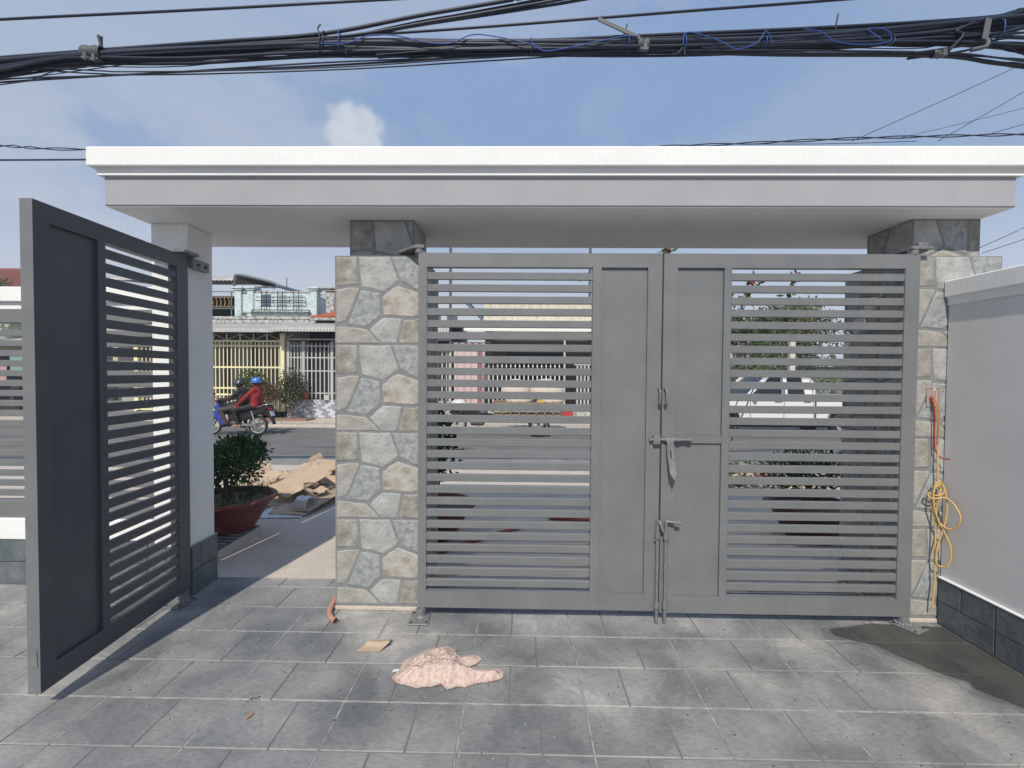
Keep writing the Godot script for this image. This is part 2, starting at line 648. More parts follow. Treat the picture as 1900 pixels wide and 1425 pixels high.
func make_courtyard() -> void:
	var X0 := -1.4626
	var Z0 := -2.2446
	var top := 0.0
	var floor_ := structure("courtyard_floor", MB.new().span(Vector3(-7.5, -0.3, -3.6), Vector3(2.83, -0.0055, 6.0)), M.tile_joint, "courtyard floor of grey slate look tiles")
	# pieces of each embossed tile: wide and narrow, swapped in every second row
	var wide := MB.new().box(Vector3.ZERO, Vector3(0.3685, 0.02, 0.2935), 0.003).done()
	var thin := MB.new().box(Vector3.ZERO, Vector3(0.2185, 0.02, 0.2935), 0.003).done()
	var strip_w := MB.new().box(Vector3.ZERO, Vector3(0.366, 0.02, 0.147), 0.004).done()
	var strip_t := MB.new().box(Vector3.ZERO, Vector3(0.216, 0.02, 0.147), 0.004).done()
	var rest := MB.new()
	for i in range(-9, 8):
		for j in range(-2, 15):
			var x := X0 + 0.6 * i
			if x + 0.6 > 2.96:
				continue
			var z := Z0 - 0.6 * j if j < 3 else 0.0
			if j >= 3:
				z = Z0 + 0.6 * (j - 2) + 1.2
			for row in 2:
				var zc := z - 0.15 - 0.3 * row
				var first := 0.225 if row == 0 else 0.375
				for k in 2:
					var xa := x if k == 0 else x + first
					var wd := first if k == 0 else 0.6 - first
					var xc := xa + wd * 0.5
					var c := Vector3(xc, -0.01 + some(-0.0012, 0.0004), zc)
					if x + 0.6 > 2.8 and xc + wd * 0.5 > 2.81:
						continue
					if j == 2:
						if row == 0:
							c.z = z - 0.077
							part("paving_tile", strip_w if wd > 0.3 else strip_t, M.tiles[(i * 3 + k) % 3 + 0], floor_, c)
						continue
					if j < 2 and i >= -6 and z < -0.9:
						part("paving_tile", wide if wd > 0.3 else thin, M.tiles[abs(i * 7 + j * 3 + row * 5 + k) % 6], floor_, c)
					elif j >= 3 or i < -6:
						rest.box(c, Vector3(wd - 0.0065, 0.02, 0.2935), 0.003)
	# border strip along the wall, cut tiles
	for j in 2:
		for row in 2:
			var zc := Z0 - 0.6 * j - 0.15 - 0.3 * row
			part("paving_tile", MB.new().span(Vector3(2.7374 + 0.004, -0.02, zc - 0.1455), Vector3(2.826, -0.0005, zc + 0.1455), 0.004), M.tiles[(j + row) % 6], floor_)
	part("paving_tile", MB.new().span(Vector3(2.7374 + 0.004, -0.02, -3.591), Vector3(2.826, -0.0005, -3.4446), 0.004), M.tiles[2], floor_)
	tag(part("outer_tiles", rest, M.tiles[0], floor_), "", "", "", "stuff")
	# pale cement in the real joints between the sixty centimetre tiles
	var j_ := MB.new()
	for i in range(-9, 8):
		var x := X0 + 0.6 * i
		j_.span(Vector3(x - 0.0028, -0.02, -3.6), Vector3(x + 0.0028, -0.0018, 5.6))
	for j in range(-12, 3):
		var z := Z0 - 0.6 * j
		j_.span(Vector3(-6.8, -0.02, z - 0.0028), Vector3(2.82, -0.0022, z + 0.0028))
	part("tile_grout", j_, M.white_joint, floor_)
	# the wet corner by the wall
	var edge := PackedVector2Array()
	var raw := [[2.79, 3.02], [2.35, 3.05], [2.02, 2.97], [1.99, 2.90], [2.10, 2.84], [2.17, 2.80], [2.22, 2.72], [2.28, 2.63], [2.33, 2.55], [2.44, 2.47], [2.40, 2.42], [2.48, 2.33], [2.55, 2.2], [2.66, 2.05], [2.70, 1.9], [2.79, 1.8]]
	for k in raw.size():
		edge.append(Vector2(raw[k][0] + some(-0.015, 0.015) * (1.0 if k > 1 and k < raw.size() - 1 else 0.0), raw[k][1]))
	var wet := StandardMaterial3D.new()
	wet.albedo_color = Color(lin(0.03, 0.028, 0.024), 0.42)
	wet.transparency = BaseMaterial3D.TRANSPARENCY_ALPHA
	wet.roughness = 0.3
	structure("wet_patch", MB.new().film(edge, 0.0045), wet, "dark wet patch on the tiles beside the skirting")
	var rim := PackedVector2Array()
	for k in raw.size():
		rim.append(Vector2(minf(2.79, raw[k][0] - 0.045 + some(-0.02, 0.02)), raw[k][1] - (0.03 if k > 2 else -0.01)) if k > 0 and k < raw.size() - 1 else Vector2(raw[k][0], raw[k][1]))
	var damp := wet.duplicate() as StandardMaterial3D
	damp.albedo_color = Color(lin(0.04, 0.036, 0.03), 0.14)
	structure("damp_margin", MB.new().film(rim, 0.0025), damp, "fainter damp margin round the wet patch")


# ---------------------------------------------------------------- canopy over the gate
func make_canopy() -> void:
	var t := thing("gate_canopy", "long flat concrete canopy with white cap across the whole gateway", "canopy", Vector3(0.2, 2.705, -3.43))
	var o := -t.position
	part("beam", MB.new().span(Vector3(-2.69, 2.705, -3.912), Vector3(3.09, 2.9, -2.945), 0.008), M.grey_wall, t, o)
	# moulding and cap as mitred rings
	var prof := [[0.0, 2.893], [0.022, 2.893], [0.022, 2.908], [0.027, 2.925], [0.03, 2.938]]
	part("moulding", ring(prof, -2.69, 3.09, -3.912, -2.945, 2.93), M.white_wall, t, o)
	part("cap", ring([[0.0, 2.935], [0.054, 2.937], [0.058, 2.942], [0.058, 3.05], [0.052, 3.058], [0.03, 3.062], [0.0, 3.064]], -2.69, 3.09, -3.912, -2.945, 3.062), M.white_wall, t, o)
	part("soffit", MB.new().span(Vector3(-2.682, 2.7036, -3.904), Vector3(3.082, 2.7046, -2.953)), M.white_wall, t, o)


func ring(prof: Array, x0: float, x1: float, z0: float, z1: float, top: float) -> MB:
	var b := MB.new()
	var at := func(k: int, p) -> Vector3:
		var e: float = p[0]
		return [Vector3(x0 - e, p[1], z1 + e), Vector3(x1 + e, p[1], z1 + e), Vector3(x1 + e, p[1], z0 - e), Vector3(x0 - e, p[1], z0 - e)][k]
	for i in prof.size() - 1:
		for k in 4:
			var k2 := (k + 1) % 4
			b.quad(at.call(k, prof[i]), at.call(k2, prof[i]), at.call(k2, prof[i + 1]), at.call(k, prof[i + 1]))
	var e: float = prof[-1][0]
	b.quad(Vector3(x0 - e, top, z1 + e), Vector3(x1 + e, top, z1 + e), Vector3(x1 + e, top, z0 - e), Vector3(x0 - e, top, z0 - e))
	e = prof[0][0]
	var y: float = prof[0][1]
	b.quad(Vector3(x0 - e, y, z0 - e), Vector3(x1 + e, y, z0 - e), Vector3(x1 + e, y, z1 + e), Vector3(x0 - e, y, z1 + e))
	return b


# ---------------------------------------------------------------- stone columns
const PANEL := [
	[0, [[0.012, 0.012], [0.255, 0.012], [0.266, 0.165], [0.268, 0.325], [0.14, 0.335], [0.02, 0.345]]],
	[1, [[0.276, 0.010], [0.44, 0.014], [0.635, 0.008], [0.675, 0.14], [0.725, 0.278], [0.64, 0.355], [0.553, 0.412], [0.43, 0.375], [0.312, 0.352], [0.290, 0.2]]],
	[2, [[0.655, 0.012], [0.988, 0.012], [0.988, 0.395], [0.89, 0.362], [0.752, 0.285], [0.70, 0.15]]],
	[3, [[0.016, 0.385], [0.14, 0.36], [0.276, 0.362], [0.276, 0.40], [0.20, 0.58], [0.128, 0.735], [0.07, 0.758], [0.016, 0.768]]],
	[2, [[0.295, 0.385], [0.40, 0.395], [0.508, 0.42], [0.522, 0.54], [0.522, 0.672], [0.45, 0.735], [0.372, 0.805], [0.25, 0.79], [0.14, 0.778], [0.22, 0.59]]],
	[4, [[0.545, 0.46], [0.63, 0.39], [0.72, 0.335], [0.86, 0.38], [0.988, 0.425], [0.988, 0.665], [0.90, 0.69], [0.72, 0.682], [0.56, 0.668], [0.548, 0.56]]],
	[3, [[0.016, 0.805], [0.16, 0.808], [0.352, 0.828], [0.43, 0.90], [0.508, 0.988], [0.25, 0.992], [0.016, 0.990]]],
	[1, [[0.40, 0.84], [0.47, 0.765], [0.55, 0.70], [0.65, 0.70], [0.765, 0.712], [0.74, 0.85], [0.71, 0.988], [0.535, 0.990], [0.46, 0.91]]],
	[0, [[0.79, 0.718], [0.90, 0.72], [0.988, 0.70], [0.988, 0.988], [0.73, 0.988], [0.76, 0.85]]]]


# stones of one face: columns and rows of the sixty centimetre pattern, clipped to the face
func clad(parent: Node, at: Vector3, ux: Vector3, n: Vector3, width: float, y0: float, y1: float, shift := 0.0, mirror := false, top_down := true) -> void:
	var uy := Vector3.UP
	var rows := int(ceil((y1 - y0) / 0.6 + 0.001))
	for r in rows:
		for i in PANEL.size():
			var outline := PackedVector2Array()
			for p in PANEL[i][1]:
				var x: float = p[0] if not mirror else 1.0 - p[0]
				x = fposmod(x, 1.0001) * 0.6 - shift
				outline.append(Vector2(x, y1 - (r + p[1]) * 0.6))
			var bits := Geometry2D.intersect_polygons(outline, PackedVector2Array([Vector2(0.008, y0 + 0.006), Vector2(width - 0.008, y0 + 0.006), Vector2(width - 0.008, y1), Vector2(0.008, y1)]))
			if shift > 0.0:
				var moved := PackedVector2Array()
				for p in outline:
					moved.append(p + Vector2(0.6, 0))
				bits.append_array(Geometry2D.intersect_polygons(moved, PackedVector2Array([Vector2(0.008, y0 + 0.006), Vector2(width - 0.008, y0 + 0.006), Vector2(width - 0.008, y1), Vector2(0.008, y1)])))
			for bit in bits:
				if area(bit) < 0.0012:
					continue
				var b := MB.new()
				b.slab(rough_edge(bit), at, ux, uy, n, 0.0045 + some(-0.0008, 0.0008), 0.0075)
				part("stone", b, M.stones[PANEL[i][0]], parent)


func area(p: PackedVector2Array) -> float:
	var s := 0.0
	for i in p.size():
		var q := p[(i + 1) % p.size()]
		s += p[i].x * q.y - p[i].y * q.x
	return absf(s) * 0.5


func rough_edge(p: PackedVector2Array) -> PackedVector2Array:
	var out := PackedVector2Array()
	for i in p.size():
		var q := p[(i + 1) % p.size()]
		out.append(p[i])
		var len_ := p[i].distance_to(q)
		if len_ > 0.06:
			var nn := (q - p[i]).orthogonal().normalized()
			out.append(p[i].lerp(q, some(0.4, 0.6)) + nn * some(-0.003, 0.003))
	return out


func make_columns() -> void:
	for side in 2:
		var x0: float = [-1.266, 2.56][side]
		var z1: float = [-3.13, -3.085][side]
		var t := thing("stone_column", ["stone clad gate column with the short hose at its foot", "stone clad gate column with the open socket box and yellow cord"][side], "column", Vector3(x0 + 0.3, 0, z1 - 0.3), 0.0, "stone clad columns carrying the canopy")
		var o := -t.position
		part("core", MB.new().span(Vector3(x0, 0.0, z1 - 0.6), Vector3(x0 + 0.6, 2.438, z1), 0.002), M.grout, t, o)
		part("shaft", MB.new().span(Vector3(x0 + 0.075, 2.43, z1 - 0.48), Vector3(x0 + 0.525, 2.7035, z1 - 0.075), 0.002), M.grout, t, o)
		part("mortar_base", MB.new().span(Vector3(x0 - 0.006, 0.0, z1 - 0.55), Vector3(x0 + 0.606, 0.026, z1 + 0.012), 0.004), M.concrete, t, o)
		clad(t, o + Vector3(x0, 0, z1), Vector3(1, 0, 0), Vector3(0, 0, 1), 0.6, 0.036, 2.436)
		clad(t, o + Vector3(x0 + 0.075, 0, z1 - 0.075), Vector3(1, 0, 0), Vector3(0, 0, 1), 0.45, 2.442, 2.703, 0.0 if side == 0 else 0.23)
		if side == 0:
			clad(t, o + Vector3(x0 + 0.6, 0, z1), Vector3(0, 0, -1), Vector3(1, 0, 0), 0.6, 0.036, 2.436, 0.12)
			clad(t, o + Vector3(x0 + 0.525, 0, z1 - 0.075), Vector3(0, 0, -1), Vector3(1, 0, 0), 0.4, 2.442, 2.703, 0.2)
			clad(t, o + Vector3(x0, 0, z1), Vector3(0, 0, -1), Vector3(-1, 0, 0), 0.6, 0.036, 2.436, 0.27, true)
		else:
			clad(t, o + Vector3(x0, 0, z1), Vector3(0, 0, -1), Vector3(-1, 0, 0), 0.6, 0.036, 2.436, 0.35)
			clad(t, o + Vector3(x0 + 0.075, 0, z1 - 0.075), Vector3(0, 0, -1), Vector3(-1, 0, 0), 0.4, 2.442, 2.703, 0.2)
		# hinge bracket bolted to the shaft above the gate's pivot
		var bx: float = [-0.668, 2.553][side]
		var br := MB.new()
		if side == 0:
			br.slab(PackedVector2Array([Vector2(-0.835, 3.2), Vector2(-0.74, 3.205), Vector2(-0.63, 3.08), Vector2(-0.635, 3.02), Vector2(-0.70, 3.02), Vector2(-0.83, 3.15)]), Vector3(0, 2.465, 0), Vector3(1, 0, 0), Vector3(0, 0, -1), Vector3.UP, 0.018, 0.003)
		else:
			br.span(Vector3(2.52, 2.466, -3.17), Vector3(2.66, 2.484, -3.02), 0.003)
			br.span(Vector3(2.595, 2.46, -3.165), Vector3(2.66, 2.52, -3.06), 0.004)
		var arm := part("hinge_bracket", br, M.steel, t, o)
		part("pivot_sleeve", MB.new().lathe([Vector2(0, -0.03), Vector2(0.029, -0.03), Vector2(0.031, -0.026), Vector2(0.031, 0.0), Vector2(0.034, 0.002), Vector2(0.034, 0.022), Vector2(0.03, 0.026), Vector2(0, 0.026)], 20, Vector3(bx, 2.462, -3.055)), M.steel, arm)
		for k in 2:
			part("bolt", MB.new().lathe([Vector2(0.011, 0), Vector2(0.011, 0.006), Vector2(0.004, 0.01), Vector2(0, 0.01)], 8, Vector3([-0.78, 2.63][side] + k * 0.03, 2.484, -3.15 + k * 0.03)), M.steel, arm)
	# socket box recess in the right column
	var col := get_node("stone_column_001")
	var c := Vector3(2.733, 1.512, -3.078) - (col as Node3D).position
	var w := 0.0385
	var h := 0.058
	var f := MB.new()
	f.span(c + Vector3(-w - 0.006, -h - 0.006, -0.004), c + Vector3(-w, h + 0.006, 0.005))
	f.span(c + Vector3(w, -h - 0.006, -0.004), c + Vector3(w + 0.006, h + 0.006, 0.005))
	f.span(c + Vector3(-w, h, -0.004), c + Vector3(w, h + 0.006, 0.005))
	f.span(c + Vector3(-w, -h - 0.006, -0.004), c + Vector3(w, -h, 0.005))
	var fr := part("socket_box", f, plain(0.40, 0.35, 0.32, 0.7), col)
	part("box_back", MB.new().span(c + Vector3(-w, -h, -0.003), c + Vector3(w, h, 0.0012)), plain(0.33, 0.25, 0.23, 0.8), fr)
	part("mounting_lug", MB.new().span(c + Vector3(-0.006, h - 0.02, 0.0014), c + Vector3(0.010, h, 0.005), 0.002), plain(0.55, 0.5, 0.47, 0.6), fr)
	part("mounting_lug", MB.new().span(c + Vector3(0.012, -h + 0.012, 0.0014), c + Vector3(0.020, h - 0.02, 0.0045), 0.001), plain(0.48, 0.36, 0.33, 0.6), fr)


# ---------------------------------------------------------------- pillar, fence, side wall
func tile_row(parent: Node, at: Vector3, ux: Vector3, n: Vector3, xs: Array, y0: float, y1: float, o := Vector3.ZERO) -> void:
	for i in xs.size() - 1:
		var b := MB.new()
		var a: float = xs[i] + 0.003
		var e: float = xs[i + 1] - 0.003
		b.slab(PackedVector2Array([Vector2(a, y0 + 0.003), Vector2(e, y0 + 0.003), Vector2(e, y1 - 0.003), Vector2(a, y1 - 0.003)]), o + at, ux, Vector3.UP, n, 0.011, 0.003)
		part("wall_tile", b, M.skirt[(i + int(y0 * 10)) % 3], parent)


func make_boundary() -> void:
	var p := thing("white_pillar", "plain white pillar beside the open gate leaf", "pillar", Vector3(-2.54, 0, -3.42))
	var o := -p.position
	part("shaft", MB.new().span(Vector3(-2.665, 0, -3.555), Vector3(-2.396, 2.7035, -3.287), 0.006), M.white_wall, p, o)
	part("tile_backing", MB.new().span(Vector3(-2.675, 0, -3.563), Vector3(-2.388, 0.36, -3.279)), M.tile_joint, p, o)
	for r in 2:
		tile_row(p, Vector3(-2.675, 0, -3.279), Vector3(1, 0, 0), Vector3(0, 0, 1), [0.0, 0.11, 0.287] if r else [0.0, 0.287], 0.18 * r, 0.18 * r + 0.18, o)
		tile_row(p, Vector3(-2.388, 0, -3.279), Vector3(0, 0, -1), Vector3(1, 0, 0), [0.0, 0.10, 0.284] if r else [0.0, 0.284], 0.18 * r, 0.18 * r + 0.18, o)
	part("skirting_cap", MB.new().span(Vector3(-2.684, 0.36, -3.572), Vector3(-2.378, 0.366, -3.27), 0.002), M.white_joint, p, o)
	# bracket of the open leaf's upper pivot
	var br := part("hinge_bracket", MB.new().span(Vector3(-2.396, 2.385, -3.46), Vector3(-2.356, 2.455, -3.287), 0.003).span(Vector3(-2.45, 2.462, -3.287), Vector3(-2.31, 2.482, -3.14), 0.003).span(Vector3(-2.45, 2.405, -3.287), Vector3(-2.34, 2.482, -3.262), 0.003), M.steel, p, o)
	part("pivot_sleeve", MB.new().lathe([Vector2(0, -0.05), Vector2(0.03, -0.05), Vector2(0.032, 0), Vector2(0.035, 0.004), Vector2(0.035, 0.022), Vector2(0, 0.022)], 20, Vector3(-2.388, 2.47, -3.20)), M.steel, br)
	for k in 2:
		part("bolt", MB.new().lathe([Vector2(0.012, 0), Vector2(0.012, 0.006), Vector2(0, 0.008)], 8, Vector3(-2.356, 2.42, -3.34 - 0.08 * k), Basis(Vector3(0, 0, 1), -PI / 2)), M.black, br)

	var f := thing("front_fence", "low tiled wall with grey slatted railing beside the white pillar", "fence", Vector3(-4.6, 0, -3.5))
	o = -f.position
	var L := -6.9
	var R := -2.698
	part("low_wall", MB.new().span(Vector3(L, 0, -3.56), Vector3(R, 0.35, -3.425)), M.tile_joint, f, o)
	for r in 2:
		var xs := [0.0]
		var x := 0.18
		while x < R - L:
			xs.append(x)
			x += 0.3
		xs.append(R - L)
		tile_row(f, Vector3(L, 0, -3.425), Vector3(1, 0, 0), Vector3(0, 0, 1), xs, 0.175 * r, 0.175 * r + 0.175, o)
	part("wall_cap", MB.new().span(Vector3(L, 0.351, -3.58), Vector3(R, 0.51, -3.40), 0.006), M.white_wall, f, o)
	part("bottom_rail", MB.new().span(Vector3(L, 0.512, -3.51), Vector3(R, 0.64, -3.43), 0.003), M.paint, f, o)
	part("top_rail", MB.new().span(Vector3(L, 2.0, -3.51), Vector3(R, 2.1, -3.43), 0.003), M.paint, f, o)
	part("top_beam", MB.new().span(Vector3(L, 2.155, -3.60), Vector3(R, 2.268, -3.40), 0.006).span(Vector3(L, 2.101, -3.56), Vector3(R, 2.154, -3.43), 0.003), M.white_wall, f, o)
	for e in [[R - 0.075, R], [L, L + 0.075], [-4.75, -4.69]]:
		part("stile", MB.new().span(Vector3(e[0], 0.641, -3.508), Vector3(e[1], 1.999, -3.432), 0.003), M.paint, f, o)
	var slat := MB.new().box(Vector3.ZERO, Vector3(R - L - 0.152, 0.048, 0.026), 0.003).done()
	for i in 17:
		part("slat", slat, M.paint, f, o + Vector3((L + R) / 2, 0.655 + 0.0381 + 0.0768 * i + 0.002, -3.47))

	var wl := thing("side_wall", "grey painted boundary wall with white cap and dark tile skirting", "wall", Vector3(2.9, 0, -0.8))
	o = -wl.position
	part("wall_body", MB.new().span(Vector3(2.812, 0, -3.073), Vector3(3.0, 2.115, 3.0)), M.side_wall, wl, o)
	var capsec := [[2.811, 2.112], [2.803, 2.112], [2.803, 2.14], [2.797, 2.16], [2.788, 2.165], [2.782, 2.17], [2.782, 2.265], [2.788, 2.272], [3.05, 2.272], [3.05, 2.112]]
	var poly := PackedVector2Array()
	for q in capsec:
		poly.append(Vector2(q[0], q[1]))
	part("cap", MB.new().slab(poly, Vector3(0, 0, -3.073), Vector3(1, 0, 0), Vector3.UP, Vector3(0, 0, 1), 6.1), M.white_wall, wl, o)
	part("tile_backing", MB.new().span(Vector3(2.806, 0, -3.073), Vector3(2.815, 0.307, 3.0)), M.tile_joint, wl, o)
	for r in 2:
		var xs2 := [0.0, 0.16, 0.37, 0.745, 0.97, 1.345, 1.57, 1.945, 2.17] if r else [0.0, 0.37, 0.97, 1.57, 2.17, 2.77]
		tile_row(wl, Vector3(2.806, 0, -3.073), Vector3(0, 0, 1), Vector3(-1, 0, 0), xs2, 0.004 + 0.1515 * r, 0.1555 + 0.1515 * r, o)
	part("skirting_ledge", MB.new().span(Vector3(2.791, 0.308, -3.073), Vector3(2.816, 0.318, 3.0), 0.003), M.white_wall, wl, o)


# ---------------------------------------------------------------- gates
# local frame: x along the leaf, y up, front face at z = 0, thickness towards -z
func gate_leaf(t: Node3D, W: float, slat_a: float, slat_b: float, panel_a: float, panel_b: float, y0: float, y1: float, mid_rail := false, paint: Material = M.paint, th := 0.05) -> void:
	var mk := func(a: Vector3, b: Vector3) -> MB: return MB.new().span(a, b, 0.0)
	var lo := y0 + 0.112
	var hi := y1 - 0.092
	var xs := [0.0, minf(slat_a, panel_a), minf(slat_b, panel_b), maxf(slat_a, panel_a), maxf(slat_b, panel_b), W]
	part("rail", mk.call(Vector3(0, hi, -th), Vector3(W, y1, 0)), paint, t)
	part("rail", mk.call(Vector3(0, y0, -th), Vector3(W, lo, 0)), paint, t)
	for k in [[0, 1], [2, 3], [4, 5]]:
		part("stile", mk.call(Vector3(xs[k[0]], lo + 0.0001, -th), Vector3(xs[k[1]], hi - 0.0001, 0)), paint, t)
	if mid_rail:
		part("sheet_panel", mk.call(Vector3(panel_a + 0.001, lo + 0.001, -0.032), Vector3(panel_b - 0.001, 1.194, -0.017)), paint, t)
		part("sheet_panel", mk.call(Vector3(panel_a + 0.001, 1.246, -0.032), Vector3(panel_b - 0.001, hi - 0.001, -0.017)), paint, t)
		part("middle_rail", mk.call(Vector3(panel_a + 0.001, 1.195, -0.045), Vector3(panel_b - 0.001, 1.245, -0.003)), paint, t)
	else:
		part("sheet_panel", mk.call(Vector3(panel_a + 0.001, lo + 0.001, -0.032), Vector3(panel_b - 0.001, hi - 0.001, -0.017)), paint, t)
	var n := 27
	var pitch := 0.0786
	var first := 2.3235 - 0.5 * pitch + (y1 - 2.434)
	var slat := MB.new().box(Vector3.ZERO, Vector3(slat_b - slat_a - 0.001, 0.0485, 0.028), 0.0025).done()
	for i in n:
		var o := part("slat", slat, paint, t, Vector3((slat_a + slat_b) / 2, first - pitch * i, -0.017 + some(-0.0014, 0.0014)))
		o.rotation.z = some(-0.0016, 0.0016)
		o.rotation.x = some(-0.012, 0.012)


func pivot(t: Node3D, x: float, y0: float, y1: float) -> void:
	part("pivot_pin", MB.new().lathe([Vector2(0.024, -0.06), Vector2(0.024, 0.002)], 16, Vector3(x, y0, -0.025)), M.steel, t)
	part("pivot_pin", MB.new().lathe([Vector2(0.02, -0.002), Vector2(0.02, 0.012)], 16, Vector3(x, y1, -0.025)), M.steel, t)


func handle(t: Node3D, x: float, side: float) -> void:
	var h := MB.new()
	h.tube(curve([Vector3(x, 1.555, 0.0), Vector3(x + 0.002 * side, 1.548, 0.03), Vector3(x + 0.003 * side, 1.53, 0.042), Vector3(x + 0.003 * side, 1.47, 0.042), Vector3(x + 0.002 * side, 1.45, 0.03), Vector3(x, 1.445, 0.0)], 4), 0.007, 8)
	var o := part("pull_handle", h, M.steel, t)
	part("foot_plate", MB.new().span(Vector3(x - 0.009, 1.44, 0.0), Vector3(x + 0.009, 1.45, 0.004)).span(Vector3(x - 0.009, 1.55, 0.0), Vector3(x + 0.009, 1.56, 0.004)), M.steel, o)


func drop_bolt(t: Node3D, x: float, top: float, side: float, bar_len: float) -> void:
	var rod := part("drop_bolt", MB.new().lathe([Vector2(0, 0.004), Vector2(0.009, 0.006), Vector2(0.0105, 0.02), Vector2(0.0105, top - 0.02), Vector2(0.010, top)], 12, Vector3(x, 0, 0.024)), M.steel, t)
	if bar_len > 0.0:
		part("bolt_handle", MB.new().tube(curve([Vector3(x, top - 0.015, 0.024), Vector3(x, top, 0.024), Vector3(x + 0.012, top + 0.002, 0.028), Vector3(x + bar_len, top - 0.004, 0.04)], 4), 0.0095, 10), M.steel, rod)
	else:
		part("bolt_handle", MB.new().tube(curve([Vector3(x, top - 0.02, 0.024), Vector3(x + 0.002, top, 0.03), Vector3(x + 0.01, top - 0.01, 0.05), Vector3(x + 0.022, top - 0.045, 0.055)], 5), 0.0105, 10), M.steel, rod)
	for y in [top - 0.095, 0.125]:
		part("bolt_sleeve", MB.new().lathe([Vector2(0.011, -0.02), Vector2(0.0165, -0.02), Vector2(0.0165, 0.02), Vector2(0.011, 0.02)], 14, Vector3(x, y, 0.024)).span(Vector3(x - 0.012, y - 0.018, 0.0), Vector3(x + 0.012, y + 0.018, 0.014), 0.002), M.steel, rod)
	part("weld_bead", MB.new().ball(Vector3(x + side * 0.013, top - 0.135, 0.012), Vector3(0.007, 0.012, 0.008), 8, 5).ball(Vector3(x - side * 0.012, top - 0.07, 0.012), Vector3(0.006, 0.015, 0.008), 8, 5), M.steel, rod)


